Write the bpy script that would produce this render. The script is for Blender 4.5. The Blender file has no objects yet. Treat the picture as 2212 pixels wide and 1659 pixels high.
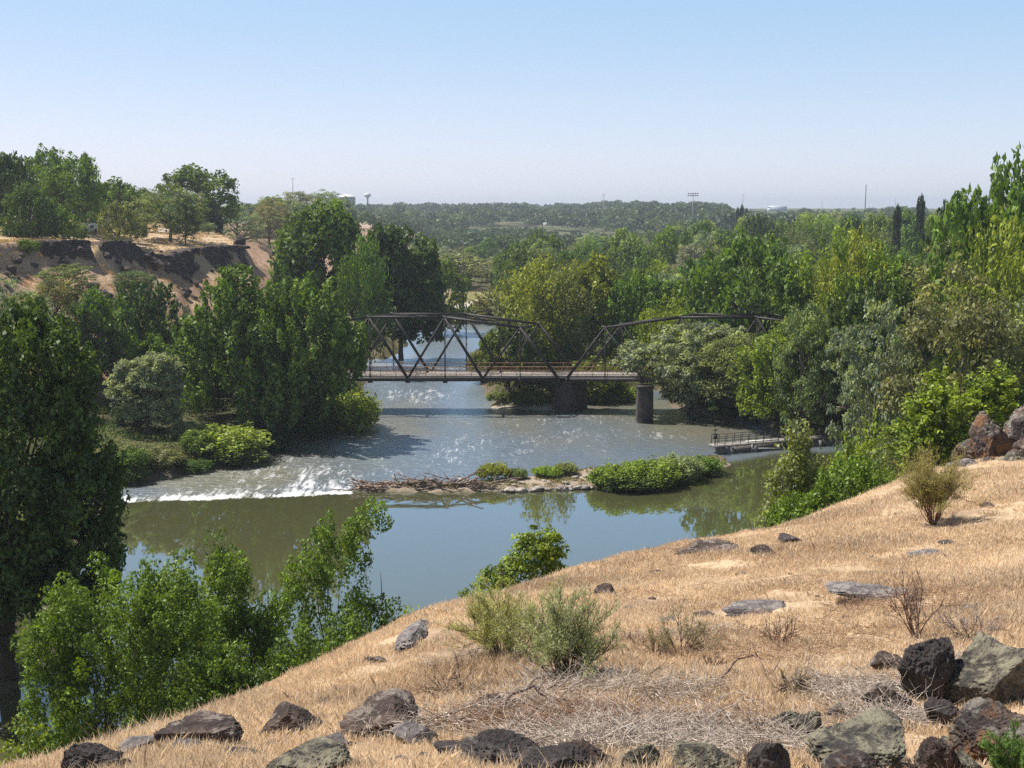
import bpy, bmesh, math, random
import numpy as np
from mathutils import Vector
R = math.radians
# ---------------------------------------------------------------- camera, sky, sun, exposure
FPX, CX, CY, CAMZ = 2600.0, 1106.0, 829.5, 27.0      # the photo read on a 2212 x 1659 grid
PITCH = math.atan((829.5-450)/FPX)
scn = bpy.context.scene
cam_d = bpy.data.cameras.new("camera"); cam = bpy.data.objects.new("camera", cam_d)
scn.collection.objects.link(cam); scn.camera = cam
cam.location = (0, 0, CAMZ); cam.rotation_euler = (math.pi/2-PITCH, 0, 0)
cam_d.sensor_width = 36; cam_d.lens = 36*FPX/2212; cam_d.clip_end = 30000; cam_d.clip_start = 0.1
SUN_AZ, SUN_EL = R(-66), R(57)                       # azimuth from +Y towards +X
w = bpy.data.worlds.new("World"); scn.world = w; w.use_nodes = True
nt = w.node_tree; sky = nt.nodes.new("ShaderNodeTexSky"); sky.sky_type = 'NISHITA'; sky.sun_disc = False
sky.sun_elevation = SUN_EL; sky.sun_rotation = SUN_AZ; sky.altitude = 0; sky.air_density = 0.7; sky.dust_density = 1.0; sky.ozone_density = 6
bg = nt.nodes["Background"]; bg.inputs[1].default_value = 0.123
# a pale summer veil over the lower sky, thinning towards the zenith
tcw = nt.nodes.new("ShaderNodeTexCoord"); spz = nt.nodes.new("ShaderNodeSeparateXYZ"); mr = nt.nodes.new("ShaderNodeMapRange"); mr.interpolation_type = 'SMOOTHSTEP'
nt.links.new(tcw.outputs["Generated"], spz.inputs[0]); nt.links.new(spz.outputs[2], mr.inputs[0])
for i, v in enumerate((0.2, 0.8, 1.0, 0.10)): mr.inputs[i+1].default_value = v
veil = nt.nodes.new("ShaderNodeVectorMath"); veil.operation = 'SCALE'; veil.inputs[0].default_value = (1.68, 3.02, 4.1); nt.links.new(mr.outputs[0], veil.inputs["Scale"])
vm = nt.nodes.new("ShaderNodeVectorMath"); vm.operation = 'MULTIPLY_ADD'; vm.inputs[1].default_value = (0.6, 0.35, 0.3)
m2_ = nt.nodes.new("ShaderNodeMapRange"); m2_.interpolation_type = 'SMOOTHSTEP'; nt.links.new(spz.outputs[2], m2_.inputs[0])
for i, v in enumerate((-0.02, 0.17, 1.0, 0.0)): m2_.inputs[i+1].default_value = v
v2_ = nt.nodes.new("ShaderNodeVectorMath"); v2_.operation = 'SCALE'; v2_.inputs[0].default_value = (1.55, 0.90, 0.40); nt.links.new(m2_.outputs[0], v2_.inputs["Scale"])
va_ = nt.nodes.new("ShaderNodeVectorMath"); va_.operation = 'ADD'; nt.links.new(veil.outputs[0], va_.inputs[0]); nt.links.new(v2_.outputs[0], va_.inputs[1])
nt.links.new(sky.outputs[0], vm.inputs[0]); nt.links.new(va_.outputs[0], vm.inputs[2]); nt.links.new(vm.outputs[0], bg.inputs[0])
sd = bpy.data.lights.new("sun", 'SUN'); so = bpy.data.objects.new("sun", sd); scn.collection.objects.link(so)
sd.energy = 5.0; sd.angle = R(0.53); sd.color = (1, 0.955, 0.88)
sv = Vector((math.sin(SUN_AZ)*math.cos(SUN_EL), math.cos(SUN_AZ)*math.cos(SUN_EL), math.sin(SUN_EL)))
so.rotation_euler = sv.to_track_quat('Z', 'Y').to_euler(); so.location = (0, 0, 80)
scn.view_settings.view_transform = 'Standard'; scn.view_settings.look = 'None'
scn.view_settings.exposure = 0.41; scn.view_settings.gamma = 1
scn.cycles.use_denoising = False; scn.cycles.sample_clamp_direct = 2.5; scn.cycles.sample_clamp_indirect = 1.5; scn.cycles.max_bounces = 6; scn.cycles.diffuse_bounces = 2; scn.cycles.glossy_bounces = 2
scn.cycles.transmission_bounces = 3; scn.cycles.volume_bounces = 0; scn.cycles.transparent_max_bounces = 8
scn.cycles.caustics_reflective = False; scn.cycles.caustics_refractive = False
HAZE = 0.00020
rng = np.random.default_rng(11); random.seed(5)

# ---------------------------------------------------------------- photo grid -> world
sp_, cp_ = math.sin(PITCH), math.cos(PITCH)
def ray(px, py):
    a, b = (px-CX)/FPX, (CY-py)/FPX
    return np.array([a, cp_+b*sp_, -sp_+b*cp_])
def P(px, py, Y):
    d = ray(px, py); return np.array([0, 0, CAMZ]) + d*(Y/d[1])
def G(px, py, z=0.0):
    d = ray(px, py); return np.array([0, 0, CAMZ]) + d*((z-CAMZ)/d[2])
def zat(py, Y): return P(CX, py, Y)[2]
def to_px(x, y, z):
    z = z-CAMZ; f = y*cp_-z*sp_; u = y*sp_+z*cp_
    f = np.maximum(f, 1e-3); return CX+FPX*x/f, CY-FPX*u/f
def sm(t): t = np.clip(t, 0, 1); return t*t*(3-2*t)
_perm = np.random.default_rng(3).random(4096)
def _h(i, j, k=0): return _perm[(i*73+j*179+k*283+((i*j) % 97)*7) & 4095]
def vnoise(x, y, z=None):
    x = np.asarray(x, float); y = np.asarray(y, float); z = np.zeros_like(x) if z is None else np.asarray(z, float)
    xi, yi, zi = np.floor(x).astype(int), np.floor(y).astype(int), np.floor(z).astype(int)
    u, v, t = x-xi, y-yi, z-zi; u, v, t = u*u*(3-2*u), v*v*(3-2*v), t*t*(3-2*t)
    def L(k):
        return ((_h(xi, yi, k)*(1-u)+_h(xi+1, yi, k)*u)*(1-v)+(_h(xi, yi+1, k)*(1-u)+_h(xi+1, yi+1, k)*u)*v)
    return L(zi)*(1-t)+L(zi+1)*t
def fbm(x, y, z=None, o=4):
    s, a, f = 0, 0.5, 1.0
    for i in range(o):
        s = s+a*(vnoise(np.asarray(x)*f+i*17.3, np.asarray(y)*f+i*9.1, None if z is None else np.asarray(z)*f)-0.5); a *= 0.5; f *= 2.03
    return s*2
def poly_sd(x, y, poly, zs=None):
    """signed distance, positive inside; with zs also the height on the nearest edge point and the point"""
    poly = np.asarray(poly, float); n = len(poly)
    best = np.full(x.shape, 1e18); inside = np.zeros(x.shape, bool)
    bz = np.zeros(x.shape); bx = np.zeros(x.shape); by = np.zeros(x.shape)
    for i in range(n):
        ax, ay = poly[i, 0], poly[i, 1]; cx, cy = poly[(i+1) % n, 0], poly[(i+1) % n, 1]
        dx, dy = cx-ax, cy-ay; L2 = dx*dx+dy*dy+1e-12
        t = np.clip(((x-ax)*dx+(y-ay)*dy)/L2, 0, 1); qx, qy = ax+t*dx, ay+t*dy
        d = (x-qx)**2+(y-qy)**2; m = d < best; best = np.where(m, d, best)
        bx = np.where(m, qx, bx); by = np.where(m, qy, by)
        if zs is not None: bz = np.where(m, zs[i]+(zs[(i+1) % n]-zs[i])*t, bz)
        c = ((ay > y) != (cy > y)) & (x < (cx-ax)*(y-ay)/(cy-ay+1e-12)+ax); inside ^= c
    s = np.sqrt(best); s = np.where(inside, s, -s)
    return s, bz, bx, by

# ---------------------------------------------------------------- terrain
RIV = [G(*p)[:2] for p in [(-900, 1555), (0, 1492), (120, 1440), (150, 1330), (185, 1200), (215, 1085), (245, 1052), (300, 1040), (480, 1008), (560, 972), (640, 946),
       (720, 930), (785, 895), (795, 840), (780, 800), (800, 765), (770, 735), (860, 712), (950, 704), (1000, 699), (1200, 694), (1500, 686),
       (1500, 700), (1150, 712), (1090, 722), (1050, 745), (1030, 785), (1043, 830), (1058, 882), (1190, 886), (1262, 872), (1310, 850), (1420, 845), (1460, 880), (1480, 892), (1560, 903),
       (1660, 915), (1745, 940), (1835, 960), (1850, 990)]] + [np.array(p) for p in [(38, 118), (36, 100), (34, 84), (34, 66), (20, 40), (0, 30), (-40, 20), (-120, 40)]]
ISL = [G(*p)[:2] for p in [(765, 1058), (900, 1063), (1050, 1063), (1180, 1058), (1290, 1050), (1450, 1036), (1575, 1004), (1555, 990), (1400, 1004),
       (1290, 1015), (1200, 1030), (1130, 1034), (1040, 1044), (880, 1051), (775, 1050)]]
EDGE_PX = [(-40, 1700, 7.0), (140, 1640, 7.6), (430, 1568, 9.2), (640, 1500, 11), (860, 1412, 14), (905, 1345, 16.8), (960, 1318, 18.3), (1100, 1285, 20.3), (1185, 1258, 21.5), (1330, 1212, 24), (1480, 1178, 26),
           (1600, 1158, 27.5), (1700, 1140, 28.5), (1830, 1100, 30), (1950, 1046, 33), (2060, 1004, 35.5), (2212, 985, 37)]
SURF_PX = EDGE_PX + [(1106, 1659, 6), (2212, 1659, 6.2), (300, 1659, 6.9), (700, 1659, 6.4), (1700, 1659, 6), (1700, 1400, 11), (2212, 1400, 10.3), (2212, 1200, 18.5), (1700, 1250, 18.5),
           (1300, 1400, 12.2), (1300, 1550, 8), (2212, 1090, 25), (1950, 1150, 23.5), (1000, 1450, 11.4), (700, 1560, 8.6), (1700, 1520, 8.2), (2212, 1520, 7.9)]
sp3 = np.array([P(*p) for p in SURF_PX] + [np.array(q) for q in [(0, 0, 25.3), (-6, 0, 25.0), (8, 0, 25.6), (0, -12, 27), (14, 10, 24.3), (-10, -8, 26), (30, 20, 23.5)]])
def tps_fit(pts):
    n = len(pts); d2 = ((pts[:, None, :2]-pts[None, :, :2])**2).sum(-1)
    K = 0.5*d2*np.log(d2+1e-9)+np.eye(n)*0.8; Q = np.c_[np.ones(n), pts[:, :2]]
    A = np.block([[K, Q], [Q.T, np.zeros((3, 3))]]); return np.linalg.solve(A, np.r_[pts[:, 2], 0, 0, 0])
TW = tps_fit(sp3)
def surf(x, y):
    x = np.clip(x, -12, 32); y = np.clip(y, -12, 40); s = TW[-3]+TW[-2]*x+TW[-1]*y
    for i, q in enumerate(sp3):
        d2 = (x-q[0])**2+(y-q[1])**2; s = s+TW[i]*0.5*d2*np.log(d2+1e-9)
    return s
HILL = [tuple(P(*p)[:2]) for p in EDGE_PX] + [(26, 43), (60, 58), (110, 62), (400, 40), (400, -200), (-200, -200), (-60, -30), (-12, 0)]
B1_PX = [(-500, 505, 140), (-60, 530, 165), (78, 522, 180), (179, 524, 183), (203, 548, 186), (217, 526, 192), (271, 523, 196), (297, 546, 201), (355, 556, 208),
         (423, 538, 219), (515, 533, 232), (523, 524, 238), (480, 508, 262), (440, 494, 300)]
B1 = [P(*p) for p in B1_PX] + [np.array(q) for q in [(-110, 420, 23), (-400, 420, 23), (-500, 100, 23)]]
B2_PX = [(250, 486, 340), (433, 484, 372), (560, 484, 400), (622, 486, 430), (700, 489, 520), (790, 492, 650), (860, 497, 800)]
B2 = [P(*p) for p in B2_PX] + [np.array(q) for q in [(-110, 1200, 20), (-900, 1200, 23), (-900, 400, 23)]]
def height(x, y):
    x = np.asarray(x, float); y = np.asarray(y, float); sh = x.shape; x = np.atleast_1d(x).ravel(); y = np.atleast_1d(y).ravel()
    d = np.hypot(x, y)
    val = 2.3+0.8*fbm(x/30, y/30)+6*sm((x-45)/120)*sm((y-60)/80)
    val = val+17*sm((d-700)/950)+2.0*fbm(x/160, y/160)*sm((d-500)/400)
    sr, _, _, _ = poly_sd(x, y, RIV)
    n1 = fbm(x/4.0, y/4.0)*1.6; out = -(sr+n1)
    z = np.where(out > 0, np.minimum(val, 0.05+0.42*out), np.maximum(-1.6, 0.3*out))
    si, _, _, _ = poly_sd(x, y, ISL)
    z = np.maximum(z, np.clip(0.5*(si+0.25+fbm(x/1.1, y/1.1)*0.8), -1.5, 0.38))
    s1, z1, _, _ = poly_sd(x, y, [p[:2] for p in B1], [p[2] for p in B1])
    n2 = fbm(x/9, y/9)*2.2
    zi = z1+(23-z1)*sm(s1/34)+0.3*fbm(x/6, y/6)
    o = np.maximum(0, -s1); gul = (1.6*fbm(x/7, y/7)-2.2*np.abs(fbm((x+.4*y)/6, (x+.4*y)/6*0+y/40, o=3)))*sm(o/8)
    zo = z1-np.minimum(o*1.6, 3.6)-0.55*np.maximum(0, o-2.2)+gul
    z = np.maximum(z, np.where(s1 > 0, zi, zo))
    s2, z2, _, _ = poly_sd(x, y, [p[:2] for p in B2], [p[2] for p in B2])
    zo = z2-0.5*np.maximum(0, -s2+n2*2)+fbm(x/12, y/12)*1.2
    z = np.maximum(z, np.where(s2 > 0, z2+np.minimum(s2*0.01, 2), zo))
    sh_, _, qx, qy = poly_sd(x, y, HILL)
    o = np.maximum(0, -sh_); hs = surf(np.where(sh_ > 0, x, qx), np.where(sh_ > 0, y, qy))
    micro = 0.10*fbm(x/1.3, y/1.3)+0.05*fbm(x/0.35, y/0.35, o=2)
    zh = np.where(sh_ > 0, hs, hs-0.28*o-0.40*o*o/(o+1.5)+fbm(x/5, y/5)*1.4*sm(o/6))+micro*sm((d-1)/4)
    z = np.maximum(z, zh)
    return z.reshape(sh)
def h1(x, y): return float(height(np.array([x]), np.array([y]))[0])
def hit(px, py, y0=3.5, y1=3000):
    ys = np.exp(np.linspace(math.log(y0), math.log(y1), 1400)); d = ray(px, py)
    xs = d[0]/d[1]*ys; zs = CAMZ+d[2]/d[1]*ys; hh = height(xs, ys); m = np.nonzero(hh > zs)[0]
    if len(m) == 0: return np.array([xs[-1], ys[-1], hh[-1]])
    i = m[0]
    if i == 0: return np.array([xs[0], ys[0], hh[0]])
    a, b = zs[i-1]-hh[i-1], hh[i]-zs[i]; t = a/(a+b+1e-9); Y = ys[i-1]+(ys[i]-ys[i-1])*t; X = d[0]/d[1]*Y
    return np.array([X, Y, h1(X, Y)])

# ---------------------------------------------------------------- object helpers
COL = scn.collection
def tag(o, label, cat, group=None, kind=None):
    if label: o["label"] = label
    if cat: o["category"] = cat
    if group: o["group"] = group
    if kind: o["kind"] = kind
    return o
def empty(name, loc, label, cat, group=None, rz=0.0):
    o = bpy.data.objects.new(name, None); COL.objects.link(o); o.location = tuple(map(float, loc)); o.rotation_euler = (0, 0, rz)
    o.empty_display_size = 0.3; return tag(o, label, cat, group)
def link(name, me, mat=None, parent=None):
    o = bpy.data.objects.new(name, me); COL.objects.link(o)
    if mat and not me.materials: me.materials.append(mat)
    if parent: o.parent = parent
    return o
def np_mesh(name, V, F, smooth=False, attrs=None):
    """V (n,3); F list of int arrays (m,k)"""
    me = bpy.data.meshes.new(name); V = np.ascontiguousarray(V, np.float32)
    me.vertices.add(len(V)); me.vertices.foreach_set("co", V.ravel())
    tot = [np.full(len(f), f.shape[1], np.int32) for f in F if len(f)]; idx = [np.asarray(f, np.int32).ravel() for f in F if len(f)]
    tot = np.concatenate(tot); idx = np.concatenate(idx); st = np.r_[0, np.cumsum(tot)[:-1]].astype(np.int32)
    me.loops.add(len(idx)); me.loops.foreach_set("vertex_index", idx)
    me.polygons.add(len(tot)); me.polygons.foreach_set("loop_start", st)
    try: me.polygons.foreach_set("loop_total", tot)
    except Exception: pass
    me.update(calc_edges=True)
    if smooth: me.polygons.foreach_set("use_smooth", np.ones(len(tot), bool))
    for k, v in (attrs or {}).items():
        v = np.asarray(v, np.float32)
        if v.ndim == 1: a = me.attributes.new(k, 'FLOAT', 'POINT'); a.data.foreach_set("value", v)
        else: a = me.attributes.new(k, 'FLOAT_COLOR', 'POINT'); a.data.foreach_set("color", np.c_[v, np.ones(len(v))].astype(np.float32).ravel())
    return me
def norm(v): return v/np.maximum(np.linalg.norm(v, axis=-1, keepdims=True), 1e-9)
class Acc:
    def __init__(s): s.V = []; s.F = {}; s.n = 0
    def add(s, V, *Fs):
        V = np.asarray(V, float)
        for F in Fs:
            F = np.asarray(F, int)
            if len(F): s.F.setdefault(F.shape[1], []).append(F+s.n)
        s.V.append(V); s.n += len(V)
    def segs(s, A, B, ra, rb, k=4):
        A = np.atleast_2d(np.asarray(A, float)); B = np.atleast_2d(np.asarray(B, float)); n = len(A)
        ra = np.broadcast_to(ra, n); rb = np.broadcast_to(rb, n)
        d = norm(B-A); up = np.where(np.abs(d[:, 2:3]) > 0.9, [[1., 0, 0]], [[0, 0, 1.]]); u = norm(np.cross(d, up)); v = np.cross(d, u)
        an = np.arange(k)*2*math.pi/k; c, q = np.cos(an), np.sin(an)
        ring = u[:, None]*c[None, :, None]+v[:, None]*q[None, :, None]
        V = np.concatenate([A[:, None]+ring*ra[:, None, None], B[:, None]+ring*rb[:, None, None]], 1).reshape(-1, 3)
        i = np.arange(k); f = np.stack([i, (i+1) % k, (i+1) % k+k, i+k], 1); F = (f[None]+(np.arange(n)*2*k)[:, None, None]).reshape(-1, 4)
        caps = [np.arange(k)[::-1], np.arange(k)+k]; C = (np.array(caps)[None]+(np.arange(n)*2*k)[:, None, None]).reshape(-1, k)
        s.add(V, F, C)
    def tube(s, pts, rs, k=6):
        pts = np.asarray(pts, float); rs = np.broadcast_to(rs, len(pts)); s.segs(pts[:-1], pts[1:], rs[:-1], rs[1:], k)
    def box(s, c, size, ux=(1, 0, 0), uy=(0, 1, 0), uz=(0, 0, 1)):
        c = np.asarray(c, float); a = np.array([[x, y, z] for z in (-.5, .5) for y in (-.5, .5) for x in (-.5, .5)])*np.asarray(size, float)
        V = c+a @ np.array([ux, uy, uz], float)
        s.add(V, [[0, 2, 3, 1], [4, 5, 7, 6], [0, 1, 5, 4], [2, 6, 7, 3], [0, 4, 6, 2], [1, 3, 7, 5]])
    def beam(s, a, b, wd, ht):
        a = np.asarray(a, float); b = np.asarray(b, float); d = b-a; L = np.linalg.norm(d); d /= L
        up = np.array([0, 0, 1.]) if abs(d[2]) < 0.95 else np.array([0, 1., 0]); u = np.cross(d, up); u /= np.linalg.norm(u); v = np.cross(u, d)
        s.box((a+b)/2, (L, wd, ht), d, u, v)
    def prism(s, ring, z0, z1):
        ring = np.asarray(ring, float); n = len(ring)
        V = np.r_[np.c_[ring, np.full(n, z0)], np.c_[ring, np.full(n, z1)]]; i = np.arange(n)
        s.add(V, np.stack([i, (i+1) % n, (i+1) % n+n, i+n], 1), [list(range(n))[::-1]], [list(range(n, 2*n))])
    def mesh(s, name, smooth=False, attrs=None):
        return np_mesh(name, np.concatenate(s.V), [np.concatenate(f) for f in s.F.values()], smooth, attrs)
    def build(s, name, mat, parent=None, smooth=False, attrs=None): return link(name, s.mesh(name, smooth, attrs), mat, parent)

# ---------------------------------------------------------------- materials
def mat_new(name):
    m = bpy.data.materials.new(name); m.use_nodes = True; n = m.node_tree.nodes; n.clear(); return m, n, m.node_tree.links
def node(n, t, **kw):
    x = n.new(t)
    for k, v in kw.items():
        if k.startswith("i_"): x.inputs[int(k[2:])].default_value = v
        else: setattr(x, k, v)
    return x
def mixc(n, l, fac, a, b, mode='MIX'):
    x = n.new("ShaderNodeMix"); x.data_type = 'RGBA'; x.blend_type = mode
    for sock, v in ((x.inputs[0], fac), (x.inputs[6], a), (x.inputs[7], b)):
        if hasattr(v, "is_output"): l.new(v, sock)
        elif isinstance(v, (int, float)): sock.default_value = v
        else: sock.default_value = (*v, 1)
    return x.outputs[2]
def noise(n, l, scale, detail=4, rough=0.6, vec=None, dist=0.0):
    x = node(n, "ShaderNodeTexNoise"); x.inputs["Scale"].default_value = scale; x.inputs["Detail"].default_value = detail
    x.inputs["Roughness"].default_value = rough; x.inputs["Distortion"].default_value = dist
    if vec is not None: l.new(vec, x.inputs["Vector"])
    return x.outputs["Fac"]
def ramp(n, l, fac, a, b, ca=0.0, cb=1.0):
    x = n.new("ShaderNodeMapRange"); x.interpolation_type = 'SMOOTHSTEP'; l.new(fac, x.inputs[0])
    for i, v in enumerate((a, b, ca, cb)): x.inputs[i+1].default_value = v
    return x.outputs[0]
def math_(n, l, op, a, b=0.0):
    x = n.new("ShaderNodeMath"); x.operation = op
    for s, v in ((x.inputs[0], a), (x.inputs[1], b)):
        if hasattr(v, "is_output"): l.new(v, s)
        else: s.default_value = v
    return x.outputs[0]
def bump(n, l, hgt, dist, strength=1.0, nrm=None):
    x = node(n, "ShaderNodeBump"); l.new(hgt, x.inputs["Height"]); x.inputs["Distance"].default_value = dist; x.inputs["Strength"].default_value = strength
    if nrm is not None: l.new(nrm, x.inputs["Normal"])
    return x.outputs[0]
def out(n, l, sh):
    o = n.new("ShaderNodeOutputMaterial"); l.new(sh, o.inputs[0]); return o
def leaf_mat(name, trans=0.3, gloss=0.05, tcol=(1.25, 1.35, 0.55), ends=((0.42, 0.50, 0.55), (1.65, 1.6, 1.0))):
    m, n, l = mat_new(name); oi = node(n, "ShaderNodeObjectInfo"); at = node(n, "ShaderNodeAttribute", attribute_name="tone")
    b = mixc(n, l, 1.0, oi.outputs["Color"], ramp_col(n, l, ends, at.outputs["Fac"]), 'MULTIPLY')
    d = node(n, "ShaderNodeBsdfDiffuse"); t = node(n, "ShaderNodeBsdfTranslucent"); l.new(b, d.inputs[0])
    l.new(mixc(n, l, 1.0, b, tcol, 'MULTIPLY'), t.inputs[0])
    mx = node(n, "ShaderNodeMixShader", i_0=trans); l.new(d.outputs[0], mx.inputs[1]); l.new(t.outputs[0], mx.inputs[2])
    g = node(n, "ShaderNodeBsdfGlossy"); g.inputs["Roughness"].default_value = 0.55; g.inputs["Color"].default_value = (0.85, 0.9, 0.8, 1)
    m2 = node(n, "ShaderNodeMixShader", i_0=gloss); l.new(mx.outputs[0], m2.inputs[1]); l.new(g.outputs[0], m2.inputs[2]); out(n, l, m2.outputs[0]); return m
def ramp_col(n, l, ends, fac):
    r = node(n, "ShaderNodeValToRGB"); l.new(fac, r.inputs[0]); e = r.color_ramp.elements
    e[0].position = 0; e[0].color = (*ends[0], 1); e[1].position = 1; e[1].color = (*ends[1], 1)
    x = r.color_ramp.elements.new(0.5); x.color = (1, 1, 1, 1); return r.outputs[0]
M_LEAF = leaf_mat("leaf_foliage", 0.30, 0.03, (1.3, 1.25, 0.5)); M_FINE = leaf_mat("fine_foliage", 0.25, 0.02, (1.25, 1.25, .6)); M_GRASS = leaf_mat("grass_blades", 0.3, 0.0, (1.1, 1.05, .95), ((0.58, 0.50, 0.47), (1.36, 1.38, 1.42)))
def simple(name, col, rough=0.8, var=0.3, scale=3.0, bmp=0.0, objcol=False, metallic=0.0, stretch=None):
    m, n, l = mat_new(name); tc = node(n, "ShaderNodeTexCoord"); v = tc.outputs["Object"]
    if stretch:
        mp = node(n, "ShaderNodeMapping"); mp.inputs["Scale"].default_value = stretch; l.new(v, mp.inputs[0]); v = mp.outputs[0]
    f = noise(n, l, scale, 5, 0.65, v)
    base = node(n, "ShaderNodeObjectInfo").outputs["Color"] if objcol else col
    k = ramp(n, l, f, 0.3, 0.7, 1-var, 1+var); c = node(n, "ShaderNodeCombineColor")
    for i in range(3): l.new(k, c.inputs[i])
    b = mixc(n, l, 1.0, base, c.outputs[0], 'MULTIPLY')
    p = node(n, "ShaderNodeBsdfPrincipled"); l.new(b, p.inputs["Base Color"]); p.inputs["Roughness"].default_value = rough; p.inputs["Metallic"].default_value = metallic
    if bmp: l.new(bump(n, l, f, bmp), p.inputs["Normal"])
    out(n, l, p.outputs[0]); return m
M_BARK = simple("bark", (0.10, 0.08, 0.065), 0.9, 0.45, 6, 0.03, stretch=(1, 1, 0.25))
M_PALEBARK = simple("pale_bark", (0.30, 0.26, 0.22), 0.9, 0.4, 6, 0.03, stretch=(1, 1, 0.25))
M_TWIG = simple("grey_twig", (0.30, 0.245, 0.20), 0.9, 0.6, 14, objcol=True)
M_STEEL = simple("weathered_steel", (0.035, 0.028, 0.026), 0.6, 0.5, 2.5, 0.01)
M_RAIL = simple("rusty_rail", (0.23, 0.12, 0.06), 0.75, 0.4, 3)
M_DECK = simple("pale_deck", (0.30, 0.27, 0.245), 0.9, 0.3, 1.5)
M_PIER = simple("dark_stone_pier", (0.058, 0.048, 0.045), 0.9, 0.6, 1.3, 0.10)
M_CONC = simple("grey_concrete", (0.26, 0.235, 0.21), 0.9, 0.35, 1.5, 0.03)
M_WHITE = simple("white_paint", (0.78, 0.78, 0.76), 0.5, 0.06, 2)
M_WALL = simple("house_wall", (0.5, 0.47, 0.42), 0.8, 0.1, 1, objcol=True)
M_ROOF = simple("house_roof", (0.3, 0.28, 0.27), 0.7, 0.15, 1, objcol=True)
M_GLASS = simple("dark_window", (0.03, 0.04, 0.05), 0.1, 0.1, 1)
M_POLE = simple("dark_pole", (0.10, 0.085, 0.075), 0.85, 0.3, 4)
M_GREYPOLE = simple("grey_metal_pole", (0.28, 0.29, 0.31), 0.5, 0.1, 4)
M_LOG = simple("drift_wood", (0.36, 0.29, 0.23), 0.85, 0.4, 3, 0.02, objcol=True, stretch=(1, 1, 1))

def rock_mat(name, base, dark, lichen, l_amt, rust_amt, scale=1.0):
    m, n, l = mat_new(name); tc = node(n, "ShaderNodeTexCoord"); v = tc.outputs["Object"]; geo = node(n, "ShaderNodeNewGeometry")
    big = noise(n, l, 2.2*scale, 6, 0.65, v); fine = noise(n, l, 22*scale, 8, 0.75, v, 0.2); ln = noise(n, l, 6*scale, 8, 0.75, v, 0.8); rn = noise(n, l, 1.6*scale, 5, 0.7, v, 0.5)
    c = mixc(n, l, ramp(n, l, big, 0.35, 0.65), dark, base); c = mixc(n, l, ramp(n, l, fine, 0.38, 0.62, 0.0, 0.75), c, dark)
    sx = node(n, "ShaderNodeSeparateXYZ"); l.new(geo.outputs["Normal"], sx.inputs[0]); up = ramp(n, l, sx.outputs[2], -0.2, 0.7, 0.15, 1.0)
    lf = math_(n, l, 'MULTIPLY', ramp(n, l, ln, 0.60-0.28*l_amt, 0.68-0.2*l_amt), up); c = mixc(n, l, math_(n, l, 'MULTIPLY', lf, 0.85), c, lichen)
    if rust_amt: c = mixc(n, l, math_(n, l, 'MULTIPLY', ramp(n, l, rn, 0.66-0.3*rust_amt, 0.74-0.3*rust_amt), 0.85), c, (0.27, 0.14, 0.065))
    p = node(n, "ShaderNodeBsdfPrincipled"); l.new(c, p.inputs["Base Color"]); p.inputs["Roughness"].default_value = 0.92
    vo = node(n, "ShaderNodeTexVoronoi", feature='DISTANCE_TO_EDGE'); vo.inputs["Scale"].default_value = 6*scale; l.new(v, vo.inputs["Vector"])
    cr = ramp(n, l, vo.outputs[0], 0.0, 0.05)
    b1 = bump(n, l, cr, 0.03/scale, 0.6); l.new(bump(n, l, fine, 0.05/scale, 1.0, b1), p.inputs["Normal"]); out(n, l, p.outputs[0]); return m
MR = dict(dark=rock_mat("dark_basalt", (0.17, 0.14, 0.13), (0.055, 0.045, 0.045), (0.30, 0.29, 0.26), 0.15, 0),
          lichen=rock_mat("lichen_basalt", (0.22, 0.185, 0.15), (0.05, 0.045, 0.04), (0.40, 0.365, 0.25), 0.62, 0.1),
          grey=rock_mat("grey_basalt", (0.30, 0.26, 0.25), (0.14, 0.12, 0.12), (0.42, 0.38, 0.34), 0.5, 0),
          brown=rock_mat("brown_basalt", (0.27, 0.18, 0.14), (0.05, 0.035, 0.03), (0.42, 0.36, 0.30), 0.35, 0.35),
          rust=rock_mat("rust_lichen_basalt", (0.20, 0.13, 0.10), (0.05, 0.04, 0.04), (0.33, 0.31, 0.26), 0.45, 0.60),
          cliff=rock_mat("cliff_basalt", (0.115, 0.08, 0.07), (0.04, 0.03, 0.03), (0.26, 0.19, 0.14), 0.35, 0.1, 0.3),
          pale=rock_mat("pale_river_rock", (0.55, 0.50, 0.43), (0.30, 0.26, 0.22), (0.6, 0.56, 0.5), 0.4, 0))

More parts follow.
